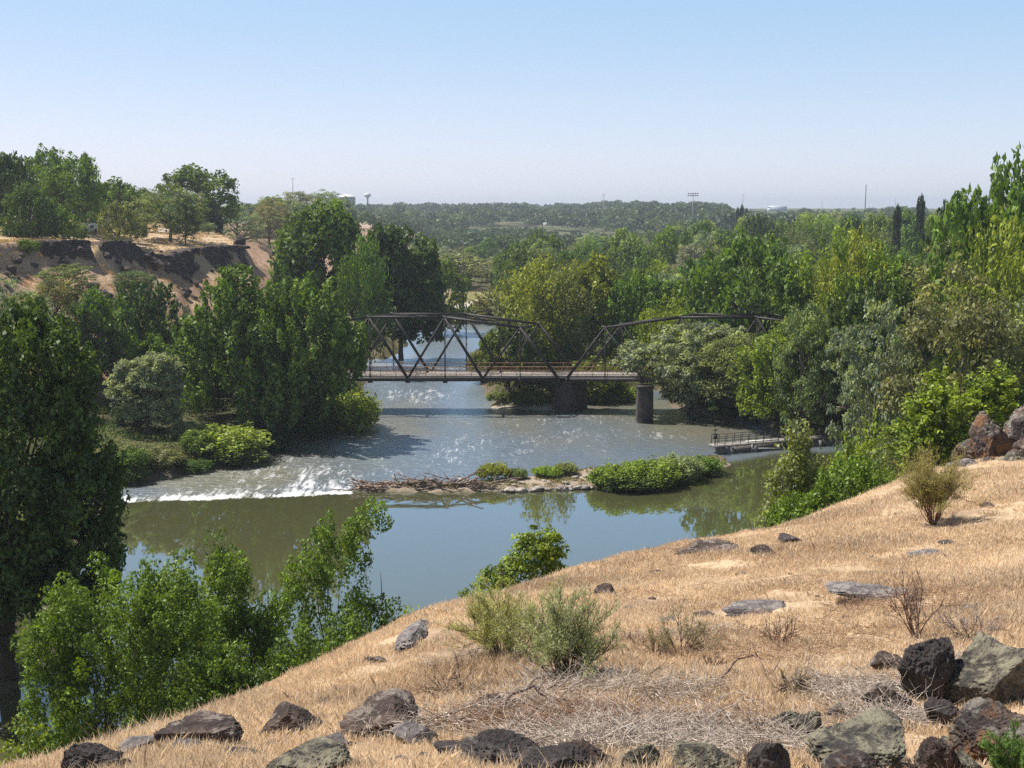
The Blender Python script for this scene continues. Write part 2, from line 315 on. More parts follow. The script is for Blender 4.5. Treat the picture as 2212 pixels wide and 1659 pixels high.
# ---------------------------------------------------------------- ground sheet
def ground_mesh():
    th = np.r_[np.linspace(-180, -34, 60)[:-1], np.linspace(-34, -25, 40)[:-1], np.linspace(-25, 26, 560), np.linspace(26, 180, 64)[1:]]*math.pi/180
    r = np.r_[0.05, np.exp(np.linspace(math.log(1.2), math.log(60), 330))[:-1], np.exp(np.linspace(math.log(60), math.log(330), 420))[:-1], np.exp(np.linspace(math.log(330), math.log(6000), 150))]
    T, Rr = np.meshgrid(th, r); X = Rr*np.sin(T); Y = Rr*np.cos(T); Z = height(X, Y)
    nr, nth = X.shape; V = np.stack([X, Y, Z], -1).reshape(-1, 3); i = np.arange(nr*nth).reshape(nr, nth)
    F = np.stack([i[:-1, :-1], i[:-1, 1:], i[1:, 1:], i[1:, :-1]], -1).reshape(-1, 4)
    x, y, z = V.T; d = np.hypot(x, y)
    gold = np.array([0.66, 0.50, 0.33]); tan = np.array([0.48, 0.36, 0.27]); pink = np.array([0.47, 0.315, 0.22]); green = np.array([0.13, 0.15, 0.05])
    floor = np.array([0.10, 0.095, 0.05]); mud = np.array([0.20, 0.165, 0.12]); far = np.array([0.12, 0.14, 0.07]); sand = np.array([0.50, 0.44, 0.36])
    nz = fbm(x/11, y/11); nz2 = fbm(x/3, y/3)
    def mix(a, b, t): return a+(b-a)*t[:, None]
    C = np.tile(floor, (len(x), 1)); C = mix(C, np.tile(green, (len(x), 1)), sm(nz*2+0.3)*0.6)
    C = mix(C, np.tile(far, (len(x), 1)), sm((d-450)/300)); C = mix(C, np.tile(np.array([.42, .36, .24]), (len(x), 1)), sm((fbm(x/90, y/90)-0.15)*5)*sm((d-600)/300)*0.12)
    # meadow by the far road
    gx, gy = G(985, 640, 2.3)[:2]; md = np.hypot((x-gx)/30, (y-gy)/34); md = sm((1.25-md)*3)
    C = mix(C, np.tile(np.array([0.24, 0.24, 0.09]), (len(x), 1)), md); C = mix(C, np.tile(np.array([0.42, 0.35, 0.22]), (len(x), 1)), md*sm((y-gy-4)/6)*0.8)
    sr = poly_sd(x, y, RIV)[0]; C = mix(C, np.tile(mud, (len(x), 1)), sm(1-np.abs(sr)/2.5)*(z < 1.6)); C[sr > 2] = np.array([0.13, 0.12, 0.06])
    # pale sandbanks on the right bank
    for (px, py, rx, ry) in [(1120, 878, 8, 3.5), (1530, 886, 11, 3.5), (1370, 876, 5, 3), (1920, 880, 10, 8), (1800, 900, 9, 5)]:
        q = G(px, py, 0.5); m = sm((1.15-np.hypot((x-q[0])/rx, (y-q[1])/ry)+0.3*nz2)*2.5)*(sr < 1.0); C = mix(C, np.tile(sand, (len(x), 1)), m)
    si = poly_sd(x, y, ISL)[0]; C = mix(C, np.tile(np.array([.44, .36, .28]), (len(x), 1)), sm((si+0.6)*2))
    s1 = poly_sd(x, y, [p[:2] for p in B1])[0]; s2 = poly_sd(x, y, [p[:2] for p in B2])[0]
    on1 = sm((z-3.2)/2)*(d < 420)*(x < 20)*(y > 90)
    pk = mix(np.tile(pink, (len(x), 1)), np.tile(gold*0.8, (len(x), 1)), sm(nz2*1.8+nz*1.5+0.05)); C = mix(C, pk, on1*sm((s1+60)/20)*(s1 < 0.5))
    pk2 = mix(np.tile(pink*1.05, (len(x), 1)), np.tile(tan, (len(x), 1)), sm(nz*2+0.3)); C = mix(C, pk2, sm((s2+45)/4)*(s2 < 1)*(z > 3)*(y < 1000)*(s1 < -10))
    C = mix(C, mix(np.tile(gold*0.92, (len(x), 1)), np.tile(pink, (len(x), 1)), sm(nz2*2-0.35)), sm(s1/1.5+0.3)*sm((80-s1)/40)); C = mix(C, np.tile(tan, (len(x), 1)), sm(s2/2)*sm((60-s2)/40))
    sh = poly_sd(x, y, HILL)[0]; hg = mix(np.tile(gold, (len(x), 1)), np.tile(np.array([0.36, 0.25, 0.17]), (len(x), 1)), sm(fbm(x/2.3, y/2.3)*2.2+0.15)*0.8)
    hg = mix(hg, np.tile(np.array([0.20, 0.17, 0.10]), (len(x), 1)), sm((-sh-3)/6)); C = mix(C, hg, ((sh > -30) & (d < 75) & (z > 0.8)).astype(float))
    return np_mesh("ground", V, [F], True, {"col": C})
m, n, l = mat_new("ground_soil"); at = node(n, "ShaderNodeAttribute", attribute_name="col"); tc = node(n, "ShaderNodeTexCoord")
f1 = noise(n, l, 7, 7, 0.7, tc.outputs["Object"]); f2 = noise(n, l, 0.35, 6, 0.65, tc.outputs["Object"]); f3 = noise(n, l, 45, 4, 0.7, tc.outputs["Object"])
c = mixc(n, l, ramp(n, l, f1, 0.35, 0.65, 0, 0.55), at.outputs["Color"], mixc(n, l, 1.0, at.outputs["Color"], (0.55, 0.52, 0.5), 'MULTIPLY'))
c = mixc(n, l, ramp(n, l, f2, 0.35, 0.68, 0, 0.5), c, mixc(n, l, 1.0, c, (0.62, 0.6, 0.58), 'MULTIPLY')); c = mixc(n, l, ramp(n, l, f3, 0.45, 0.7, 0, 0.4), c, mixc(n, l, 1.0, c, (1.35, 1.3, 1.2), 'MULTIPLY'))
p = node(n, "ShaderNodeBsdfPrincipled"); l.new(c, p.inputs["Base Color"]); p.inputs["Roughness"].default_value = 1; p.inputs["Specular IOR Level"].default_value = 0.1
l.new(bump(n, l, f2, 0.6, 0.6, bump(n, l, f1, 0.06, 1.0)), p.inputs["Normal"]); out(n, l, p.outputs[0]); M_GROUND = m
tag(link("ground", ground_mesh(), M_GROUND), "golden dry hillside, river banks and valley floor", None, kind="structure")

# ---------------------------------------------------------------- river
def water_mesh():
    xs = np.arange(-130, 135, 0.8); ys = np.r_[np.arange(18, 180, 0.8), np.arange(180, 330, 1.6)]
    X, Y = np.meshgrid(xs, ys); sh = X.shape; px, py = to_px(X.ravel(), Y.ravel(), np.zeros(X.size)); i = np.arange(X.size).reshape(sh)
    # ripple: everything upstream of the crest line; foam along the crest and in the riffles
    cx = [-3000, 215, 420, 600, 760, 1040, 1180, 1290, 1450, 1575, 1680, 3000]; cy = [1085, 1086, 1080, 1074, 1066, 1062, 1058, 1050, 1036, 1004, 985, 960]
    crest = np.interp(px, cx, cy); up = crest-py
    def blob(x, y, rx, ry, a=1.0): return a*sm(1.3-np.hypot((px-x)/rx, (py-y)/ry))
    rip = sm(up/10)
    foam = np.where(px < 770, sm((up+2)/3)*sm((34-up)/22), 0)*1.0+np.where(px < 770, sm((up+3)/3)*sm((12-up)/8), 0)*.8
    foam = foam+blob(850, 1005, 330, 50, .40)+blob(1100, 955, 300, 40, .40)+blob(600, 1030, 250, 30, .55)+blob(900, 855, 110, 28, .75)+blob(1220, 905, 260, 18, .45)+blob(1330, 935, 160, 14, .4)
    foam = foam+blob(1000, 735, 120, 30, .3)+blob(950, 790, 110, 16, .55)+blob(1450, 945, 90, 10, .4)
    foam = foam*.82+.17*sm((up-12)/15)*sm((py-690)/20)*(py < 1060); foam = np.clip(foam, 0, 1.7)*(up > -4)
    silt = blob(850, 935, 110, 14)+blob(1600, 935, 260, 40, .8)+blob(1350, 880, 140, 25, .8)+blob(330, 1040, 110, 14, .8); silt = silt+.75*sm(fbm(X.ravel()/9, Y.ravel()/26)*2.2+.15)*rip+blob(500, 1030, 260, 26, .6)+blob(1500, 900, 300, 40, .6); silt = np.clip(silt, 0, 1)
    Z = (0.16*fbm(X.ravel()/2.2, Y.ravel()/3.1)*(.4+foam))*rip
    F = np.stack([i[:-1, :-1], i[:-1, 1:], i[1:, 1:], i[1:, :-1]], -1).reshape(-1, 4)
    return np_mesh("river_water", np.c_[X.ravel(), Y.ravel(), Z], [F], True, {"ripple": rip, "foam": foam, "silt": silt})
m, n, l = mat_new("river_water"); tc = node(n, "ShaderNodeTexCoord")
mp = node(n, "ShaderNodeMapping"); mp.inputs["Scale"].default_value = (0.45, 1.0, 1.0); l.new(tc.outputs["Object"], mp.inputs[0])
ar = node(n, "ShaderNodeAttribute", attribute_name="ripple"); af = node(n, "ShaderNodeAttribute", attribute_name="foam"); asl = node(n, "ShaderNodeAttribute", attribute_name="silt")
w1 = noise(n, l, 1.6, 5, 0.6, mp.outputs[0], 0.6); w2 = noise(n, l, 5.5, 4, 0.6, mp.outputs[0], 0.3); w3 = noise(n, l, 0.5, 3, 0.5, mp.outputs[0])
hgt = math_(n, l, 'MULTIPLY', math_(n, l, 'ADD', w1, math_(n, l, 'MULTIPLY', w2, 0.18)), ar.outputs["Fac"])
hgt = math_(n, l, 'ADD', hgt, math_(n, l, 'MULTIPLY', w3, 0.015))
nb = bump(n, l, hgt, 0.22, 1.0)
base = mixc(n, l, asl.outputs["Fac"], mixc(n, l, ar.outputs["Fac"], (0.092, 0.092, 0.040), (0.12, 0.145, 0.16)), (0.19, 0.165, 0.085))  # rapids base: aerated blue-grey, with reflected sky put into the colour
d = node(n, "ShaderNodeBsdfDiffuse"); l.new(base, d.inputs[0]); g = node(n, "ShaderNodeBsdfGlossy"); g.inputs["Color"].default_value = (0.76, 0.88, 1.0, 1)
l.new(ramp(n, l, ar.outputs["Fac"], 0, 1, 0.02, 0.30), g.inputs["Roughness"]); l.new(nb, g.inputs["Normal"])
fr = node(n, "ShaderNodeFresnel"); fr.inputs[0].default_value = 2.15; l.new(nb, fr.inputs["Normal"])
mx = node(n, "ShaderNodeMixShader"); l.new(ramp(n, l, fr.outputs[0], 0.0, 0.6, 0.0, 0.9), mx.inputs[0]); l.new(d.outputs[0], mx.inputs[1]); l.new(g.outputs[0], mx.inputs[2])
mf = node(n, "ShaderNodeMapping"); mf.inputs["Scale"].default_value = (1.0, 0.20, 1.0); l.new(tc.outputs["Object"], mf.inputs[0])
fn = noise(n, l, 1.9, 6, 0.75, mf.outputs[0], 0.8); fb = noise(n, l, 0.30, 4, 0.6, mf.outputs[0], 0.8)
fa = math_(n, l, 'MULTIPLY', af.outputs["Fac"], ramp(n, l, fb, 0.3, 0.65, 0.55, 1.25))
fm = ramp(n, l, math_(n, l, 'ADD', math_(n, l, 'MULTIPLY', fa, 0.25), fn), 0.67, 0.87)
fd = node(n, "ShaderNodeBsdfDiffuse"); fd.inputs[0].default_value = (0.75, 0.76, 0.77, 1)
m2 = node(n, "ShaderNodeMixShader"); l.new(math_(n, l, 'MULTIPLY', fm, ramp(n, l, af.outputs["Fac"], 0.3, 1.5, 0.55, 0.9)), m2.inputs[0]); l.new(mx.outputs[0], m2.inputs[1]); l.new(fd.outputs[0], m2.inputs[2]); out(n, l, m2.outputs[0])
tag(link("river_water", water_mesh(), m), "blue green river, calm pool near and rapids upstream", None, kind="structure")

# ---------------------------------------------------------------- foliage
def leaf_cloud(name, pos, L, tone, nrm=None, asp=0.6, along=None):
    """many small folded leaf faces, one mesh"""
    n = len(pos); L = np.broadcast_to(L, n)[:, None]
    nr = rng.normal(size=(n, 3)); nr = norm(nr*.62+(0 if nrm is None else nrm)); t = rng.normal(size=(n, 3)) if along is None else along+rng.normal(size=(n, 3))*0.45
    t = norm(t-nr*(t*nr).sum(-1, keepdims=True)); b = np.cross(nr, t)
    V = np.stack([pos-t*L/2, pos+b*L*asp/2+nr*L*0.12, pos+t*L/2, pos-b*L*asp/2+nr*L*0.12], 1).reshape(-1, 3)
    F = np.arange(4*n).reshape(n, 4); return np_mesh(name, V, [F], False, {"tone": np.repeat(np.clip(tone, 0, 1), 4)})
def in_ell(p, e, k=1.0):
    return (((p-np.array(e[:3]))/(np.array(e[3:6])*k))**2).sum(-1) < 1
def crown_points(shapes, n, style, clump, gap=0.25, seed=0, hollow=0.5, flen=3.0):
    """clump centres through the shell of a union of ellipsoids, then leaves round each"""
    r = np.random.default_rng(seed); S = np.array([s[:6] for s in shapes], float); wt = (S[:, 3]*S[:, 4]*S[:, 5])**0.6; wt /= wt.sum()
    C, A = [], []
    while len(C) < n:
        e = S[r.choice(len(S), p=wt)]; d = norm(r.normal(size=3)); d[2] = d[2] if d[2] > -0.65 else -d[2]*0.5
        q = hollow+(1-hollow)*r.random()**0.45; p = e[:3]+d*e[3:6]*q
        if any(in_ell(p, s, 0.55) for s in S) and r.random() < 0.6: continue
        g = vnoise(p[0]/clump/2.6+seed, p[1]/clump/2.6, p[2]/clump/2.6)
        if g < gap: continue
        C.append(p); A.append(norm(d*np.array([1, 1, 0.4])))
    return np.array(C), np.array(A)
def foliage(name, shapes, n, per, clump, leaf, style='puff', gap=0.25, seed=0, hollow=0.5, flen=3.0, asp=0.6, mat=None):
    al = None; C, A = crown_points(shapes, n, style, clump, gap, seed, hollow); r = np.random.default_rng(seed+99)
    k = len(C); c = np.repeat(C, per, 0); a = np.repeat(A, per, 0); ct = np.repeat(r.normal(0.5, 0.22, k), per); sz = np.repeat(r.uniform(0.65, 1.35, k), per)[:, None]*clump
    if style == 'plume':
        ax = norm(a*0.42+np.array([0, 0, 1.0])+np.repeat(r.normal(size=(k, 3))*0.14, per, 0)); t = r.random(len(c))[:, None]
        rad = norm(np.cross(ax, r.normal(size=(len(c), 3))))*np.sqrt(r.random(len(c)))[:, None]*sz*np.sin(np.pi*np.clip(t*0.9+0.06, 0, 1))**0.6
        pos = c+ax*(t-0.35)*sz*flen+rad; nr = norm(rad)*1.0+ax*0.2+np.array([0, 0, .35]); al = ax; tone = ct+0.14*(t[:, 0]-0.4)
    elif style == 'droop':
        u = norm(r.normal(size=(len(c), 3))); q = r.random(len(c))[:, None]**0.5; pos = c+u*q*sz*np.array([1, 1, 0.7]); pos[:, 2] -= (q*q*sz*0.5)[:, 0]; nr = u*.9+np.array([0, 0, .3]); tone = ct
    elif style == 'spray':       # flat layered boughs reaching outwards
        t = r.random(len(c))[:, None]; side = np.cross(a, [0, 0, 1.0]); ax = norm(a+np.array([0, 0, 0.35])+np.repeat(r.normal(size=(k, 3))*0.25, per, 0))
        pos = c+ax*(t-0.3)*sz*2.2+norm(r.normal(size=(len(c), 3)))*sz*0.55*np.array([1, 1, 0.6])*r.random(len(c))[:, None]; nr = np.tile([0, 0, 0.9], (len(c), 1)); tone = ct+0.1*t[:, 0]
    else:
        u = norm(r.normal(size=(len(c), 3))); u[:, 2] = np.abs(u[:, 2])*0.9-0.25*(r.random(len(c))); pos = c+u*(r.random(len(c))[:, None]**0.4)*sz*np.array([1, 1, 0.85]); nr = u*1.0+np.array([0, 0, 0.5]); tone = ct
    tone = tone+r.normal(0, 0.12, len(c))
    return leaf_cloud(name, pos, leaf*r.uniform(0.4, 1.5, len(c)), tone, nr, asp, al), C
def trunk_mesh(name, C, H, R0, seed=0, fork=0.28, lean=(0, 0), n=14, stems=1, k=6):
    r = np.random.default_rng(seed); A = Acc(); top = np.array([lean[0], lean[1], H*0.72])
    idx = r.choice(len(C), min(n, len(C)), replace=False)
    for s in range(stems):
        a = s*2.4+seed; off = np.array([math.cos(a), math.sin(a), 0])*R0*(1.6 if stems > 1 else 0)
        sl = np.array([math.cos(a), math.sin(a), 0])*H*(0.16 if stems > 1 else 0)
        pts = [off+np.array([0, 0, -0.04*H])]; base = off
        for i in range(1, 7):
            t = i/6; pts.append(base+(top+sl-base)*t+np.array([*r.normal(0, 0.012*H, 2), 0]))
        pts = np.array(pts); rs = R0/(stems**0.5)*np.array([1.35, 0.95, 0.8, 0.66, 0.5, 0.34, 0.16]); A.tube(pts, rs, k)
        for j in idx[s::stems]:
            e = C[j]; t = np.clip(e[2]/H-0.25-0.1*r.random(), fork, 0.9)*1.0/0.72*0.8; t = float(np.clip(t, 0.25, 0.92)); f = t*6; i0 = int(f); b = pts[i0]+(pts[min(i0+1, 6)]-pts[i0])*(f-i0)
            mid = b+(e-b)*0.5+np.array([0, 0, -0.04*H]); rb = R0/(stems**0.5)*(0.55-0.42*t)+0.01; A.tube([b, (b+mid)/2+np.array([0, 0, 0.0]), mid, e], [rb, rb*0.75, rb*0.5, rb*0.15], max(4, k-2))
    return A.mesh(name, True)
# prototypes, one unit high and about one wide; leaf size belongs to the kind
PROTO = {}
def proto(key, shapes, n, per, clump, leaf, style, gap=0.25, seed=1, hollow=0.45, flen=3.0, asp=0.6, R0=0.022, fine=False, stems=1, limbs=14):
    me, C = foliage("crown_"+key, shapes, n, per, clump, leaf, style, gap, seed, hollow, flen, asp)
    PROTO[key] = (me, trunk_mesh("trunk_"+key, C, 1.0, R0, seed, stems=stems, n=limbs), M_FINE if fine else M_LEAF)
sh_up = [(-.05, 0, .24, .36, .36, .2), (0, 0, .50, .40, .40, .40), (.16, .05, .72, .24, .24, .24), (-.18, -.05, .66, .24, .26, .24), (.0, .1, .80, .20, .2, .18), (-.25, .0, .36, .22, .25, .2), (.26, 0, .38, .2, .25, .22)]
sh_round = [(0, .05, .27, .4, .4, .2), (0, 0, .52, .46, .46, .38), (.24, .1, .62, .25, .25, .22), (-.24, .05, .58, .26, .26, .24), (.02, -.1, .76, .26, .26, .2), (-.2, -.1, .34, .26, .26, .22), (.25, -.1, .36, .24, .24, .2)]
sh_wide = [(0, 0, .26, .42, .4, .2), (-.22, 0, .50, .30, .34, .38), (.22, .04, .52, .30, .34, .36), (0, 0, .62, .3, .3, .32), (-.34, 0, .34, .2, .25, .24), (.36, 0, .34, .18, .25, .22)]
sh_col = [(0, 0, .48, .36, .36, .42), (0.03, 0, .78, .34, .34, .17)]
sh_open = [(0, 0, .3, .36, .36, .2), (0, 0, .5, .4, .4, .25), (0, 0, .72, .28, .28, .22), (-.26, .05, .58, .22, .24, .17), (.28, 0, .66, .22, .22, .18), (.1, -.15, .45, .24, .24, .14), (-.12, .1, .85, .16, .16, .12), (-.2, -.1, .36, .2, .2, .12)]
for i in range(3): proto(f"maple{i}", [sh_up, sh_wide, sh_round][i], 250, 34, .042, .040, 'plume', .3, 10+i, .62, 3.2)
for i in range(2): proto(f"cotton{i}", [sh_round, sh_up][i], 220, 40, .060, .038, 'plume', .3, 20+i, .6, 1.9)
for i in range(3): proto(f"willow{i}", [sh_round, sh_wide, sh_up][i], 210, 56, .080, .027, 'puff', .3, 30+i, .6, asp=.5, fine=True)
for i in range(2): proto(f"locust{i}", [sh_up, sh_wide][i], 240, 44, .064, .030, 'plume', .32, 40+i, .55, asp=.45, fine=True)
for i in range(2): proto(f"airy{i}", [sh_open, sh_up][i], 240, 46, .07, .028, 'puff', .25, 50+i, .3, asp=.5, R0=.026)
proto("column0", sh_col, 380, 30, .06, .04, 'puff', .15, 60, .3, 1.2, R0=.03)
for i in range(3): proto(f"far{i}", [sh_round, sh_up, sh_wide][i], 130, 34, .12, .045, 'puff', .28, 70+i, .55, R0=.03, limbs=6)
proto("shrub0", [(0, 0, .42, .46, .46, .46), (-.25, 0, .3, .25, .25, .3), (.25, .1, .34, .25, .25, .3)], 260, 36, .10, .05, 'plume', .25, 80, .3, 2.2, stems=3, R0=.02)
proto("shrub1", [(0, 0, .42, .5, .46, .42), (-.2, 0, .55, .25, .25, .3), (.25, .1, .4, .25, .25, .3)], 300, 40, .10, .035, 'puff', .25, 81, .3, stems=3, R0=.02, fine=True)
proto("shrub2", [(0, 0, .45, .5, .5, .45)], 220, 36, .10, .045, 'spray', .3, 82, .3, stems=3, R0=.02)
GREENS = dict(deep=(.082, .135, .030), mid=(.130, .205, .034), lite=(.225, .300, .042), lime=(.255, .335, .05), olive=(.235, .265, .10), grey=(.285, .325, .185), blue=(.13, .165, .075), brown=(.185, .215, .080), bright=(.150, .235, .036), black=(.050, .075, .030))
NAMES = dict(maple="maple_tree", cotton="cottonwood_tree", willow="willow_tree", locust="locust_tree", airy="ash_tree", column="poplar_tree", far="valley_tree", shrub="riverside_shrub")
def jit(c, a=0.12): return tuple(float(v*k) for v, k in zip(c, (1+random.uniform(-a, a)*.8, 1+random.uniform(-a, a), 1+random.uniform(-a, a))))+(1.0,)
def tree(key, x, y, zb, ht, wd, col, label, group=None, name=None, cat=None, bark=None):
    me, tr, m = PROTO[key]; nm = name or NAMES[key.rstrip("0123456789")]
    o = empty(nm, (x, y, zb), label, cat or ("shrub" if key.startswith("shrub") else "tree"), group)
    o.scale = (wd, wd, ht); o.rotation_euler = (0, 0, random.uniform(0, 6.28))
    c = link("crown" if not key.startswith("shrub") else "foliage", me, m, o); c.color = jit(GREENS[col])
    t = link("trunk" if not key.startswith("shrub") else "stem", tr, bark or M_BARK, o); t.color = (1, 1, 1, 1); return o
def tree_px(key, x0, x1, ytop, Y, col, label, group=None, yb=None, **kw):
    """a tree that spans x0..x1 at depth Y with its top at ytop; it stands on the ground there"""
    q = P((x0+x1)/2, ytop, Y); g = h1(q[0], q[1]) if yb is None else P(CX, yb, Y)[2]; wd = max((x1-x0)/FPX*Y/(1.05 if key.startswith('col') else 0.74), (q[2]-g)*(.5 if not key.startswith('col') else 0))
    return tree(key, q[0], q[1], g-0.1, (q[2]-g)/0.97, wd, col, label, group, **kw)

# ---- near trees with foliage of their own (leaf-sized faces)
def near_tree(name, x0, x1, ytop, Y, shapes, n, per, clump, leaf, style, col, label, group=None, seed=0, R0=0.16, stems=1, gap=.25, flen=3, hollow=.4, mat=None, cat="tree", asp=.6, zb=None, depth=0.8, limbs=22):
    q = P((x0+x1)/2, ytop, Y); g = h1(q[0], q[1]) if zb is None else zb; H = q[2]-g; W = (x1-x0)/FPX*Y
    S = [(s[0]*W, s[1]*W*depth, s[2]*H, s[3]*W, s[4]*W*depth, s[5]*H) for s in shapes]
    me, C = foliage("crown", S, n, per, clump, leaf, style, gap, seed, hollow, flen, asp)
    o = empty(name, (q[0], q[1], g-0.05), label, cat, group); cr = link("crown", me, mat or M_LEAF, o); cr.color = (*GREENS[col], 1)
    t = link("trunk", trunk_mesh("trunk", C, H, R0, seed, stems=stems, n=limbs), M_BARK, o); return o
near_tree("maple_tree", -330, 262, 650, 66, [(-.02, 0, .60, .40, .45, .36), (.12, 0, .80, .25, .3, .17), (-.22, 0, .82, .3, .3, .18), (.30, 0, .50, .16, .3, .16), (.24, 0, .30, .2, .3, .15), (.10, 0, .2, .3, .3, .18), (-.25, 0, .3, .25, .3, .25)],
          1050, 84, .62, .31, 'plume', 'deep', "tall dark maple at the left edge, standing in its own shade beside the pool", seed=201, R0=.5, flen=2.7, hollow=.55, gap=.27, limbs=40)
near_tree("maple_tree", 372, 785, 592, 140, [(-.24, 0, .52, .22, .4, .30), (-.20, 0, .76, .13, .25, .22), (.18, 0, .52, .27, .45, .32), (.16, 0, .77, .16, .3, .21), (-.03, 0, .45, .3, .4, .28), (.36, 0, .42, .12, .3, .2), (-.38, 0, .42, .11, .3, .2), (0.05, 0, .22, .26, .4, .18)],
          560, 90, .60, .50, 'plume', 'mid', "broad maple with two upright crown lobes on the bank left of the bridge", seed=202, R0=.55, flen=5.4, hollow=.66, gap=.3, limbs=36)
near_tree("boxelder_tree", 575, 880, 1084, 52, [(.0, 0, .78, .20, .3, .17), (.22, 0, .86, .16, .25, .13), (-.20, 0, .68, .2, .3, .15), (-.34, 0, .60, .12, .2, .12), (.24, 0, .56, .2, .3, .14), (-.15, 0, .42, .32, .35, .18), (.08, 0, .28, .38, .4, .2), (.25, 0, .16, .28, .35, .14)],
          260, 100, .38, .145, 'plume', 'bright', "upright boxelder with a leaning top in front of the blue pool", seed=203, R0=.13, flen=3.0, gap=.30, stems=3)
near_tree("boxelder_tree", 370, 660, 1140, 50, [(-.1, 0, .78, .14, .25, .2), (.05, 0, .60, .26, .3, .2), (-.25, 0, .55, .22, .3, .2), (.28, 0, .60, .14, .25, .2), (.1, 0, .35, .42, .4, .25), (-.2, 0, .2, .3, .35, .2)],
          300, 100, .38, .145, 'plume', 'bright', "narrow pointed boxelder between the pale dead stems and the leaning boxelder", seed=204, R0=.12, flen=3.0, gap=.28, stems=3)
near_tree("boxelder_tree", 10, 450, 1190, 46, [(.05, 0, .70, .35, .35, .26), (.30, 0, .78, .2, .25, .2), (-.28, 0, .66, .17, .3, .2), (-.02, 0, .45, .44, .4, .3), (-.25, 0, .22, .3, .35, .22), (.22, 0, .22, .3, .35, .22)],
          560, 104, .40, .145, 'plume', 'bright', "wide multi-stemmed boxelder thicket in the lower left corner above the black boulder", seed=205, R0=.13, flen=3.0, gap=.25, stems=4, limbs=30)
near_tree("boxelder_tree", 230, 560, 1205, 52, [(0, 0, .6, .5, .4, .35), (.2, 0, .4, .3, .3, .3), (-.2, 0, .3, .3, .3, .3)], 380, 70, .42, .17, 'plume', 'lite', "yellowish boxelder behind the gap with pale dead stems", seed=221, R0=.1, flen=2.2, stems=3)
near_tree("riverside_shrub", 560, 900, 1330, 46, [(0, 0, .5, .5, .4, .5)], 330, 50, .36, .14, 'plume', 'mid', "low dense growth at the foot of the leaning boxelder", seed=222, R0=.04, flen=2.0, stems=4, cat="shrub", limbs=14)
near_tree("riverside_shrub", 330, 640, 1400, 44, [(0, 0, .5, .5, .4, .5)], 330, 50, .36, .14, 'plume', 'mid', "low dense growth between the two left boxelders along the hill edge", seed=223, R0=.04, flen=2.0, stems=4, cat="shrub", limbs=14)
near_tree("riverside_shrub", -20, 130, 1560, 42, [(0, 0, .5, .5, .4, .5)], 110, 36, .35, .15, 'plume', 'lite', "light green shrub tips at the bottom left corner", seed=212, R0=.05, flen=2.2, stems=3, cat="shrub", limbs=8)
near_tree("riverside_shrub", 850, 945, 1310, 44, [(0, 0, .5, .5, .4, .5)], 120, 34, .3, .12, 'plume', 'lime', "yellow green shrub beside the stone ledge at the hill edge", seed=206, R0=.04, flen=2.2, stems=3, cat="shrub", limbs=10)
near_tree("riverside_shrub", 935, 1010, 1285, 44, [(0, 0, .6, .5, .4, .4)], 22, 20, .25, .09, 'spray', 'olive', "sparse pale weed stalks standing against the pool", seed=207, R0=.02, stems=4, cat="shrub", limbs=12)
near_tree("alder_tree", 980, 1262, 1126, 38, [(.15, 0, .78, .2, .2, .2), (.32, 0, .55, .17, .2, .17), (-.08, 0, .55, .25, .25, .22), (-.32, 0, .44, .15, .2, .16), (.05, 0, .3, .4, .35, .22)],
          520, 50, .26, .12, 'puff', 'lite', "small open leafed tree rising alone over the middle of the pool edge", seed=208, R0=.07, flen=2.2, gap=.33, stems=4, limbs=26)
near_tree("boxelder_tree", 1642, 1800, 905, 52, [(.0, 0, .72, .18, .25, .24), (-.3, 0, .5, .15, .2, .22), (.25, 0, .55, .2, .2, .2), (0, 0, .3, .45, .4, .24)],
          250, 40, .34, .17, 'plume', 'olive', "spiky olive boxelder in front of the concrete walkway", seed=209, R0=.11, flen=3.4, gap=.36, stems=3)
near_tree("boxelder_tree", 1668, 1945, 985, 49, [(.16, 0, .60, .32, .35, .34), (.32, 0, .45, .18, .3, .25), (-.25, 0, .36, .25, .3, .26)],
          420, 42, .34, .15, 'plume', 'bright', "bright green bushy boxelder at the hill edge left of the round dry broom", seed=210, R0=.09, flen=2.2, gap=.25, stems=4)
near_tree("boxelder_tree", 1935, 2195, 782, 62, [(.0, 0, .75, .28, .35, .2), (.35, 0, .78, .13, .2, .18), (-.25, 0, .66, .22, .3, .15), (.05, 0, .45, .42, .4, .28), (-.3, 0, .3, .2, .3, .2)],
          700, 44, .45, .22, 'spray', 'lite', "feathery boxelder behind the rust coloured outcrop", seed=211, R0=.16, gap=.3, stems=2)
near_tree("willow_tree", 1850, 2010, 915, 70, [(.0, 0, .6, .5, .4, .38), (.2, 0, .4, .3, .3, .3)], 260, 44, .45, .16, 'droop', 'olive', "thin wispy willow between the walkway end and the outcrop", seed=213, R0=.1, gap=.38, stems=3, mat=M_FINE, asp=.35)
near_tree("willow_tree", 218, 408, 758, 131, [(0, 0, .62, .42, .4, .35), (.2, 0, .75, .25, .3, .22), (-.2, 0, .5, .28, .3, .3), (.1, 0, .3, .38, .4, .25)], 420, 60, .62, .34, 'puff', 'grey', "round silvery willow on the left bank beside the broad maple", seed=214, R0=.22, gap=.25, mat=M_FINE, asp=.4)
near_tree("willow_tree", 1338, 1650, 690, 156, [(0, 0, .62, .42, .4, .34), (.2, 0, .72, .28, .3, .24), (-.31, 0, .60, .22, .3, .2), (.12, 0, .38, .38, .4, .22), (.05, 0, .26, .22, .3, .2)], 560, 60, .85, .46, 'puff', 'grey', "large silvery willow standing in the water right of the bridge pier", seed=215, R0=.4, gap=.25, mat=M_FINE, asp=.4)
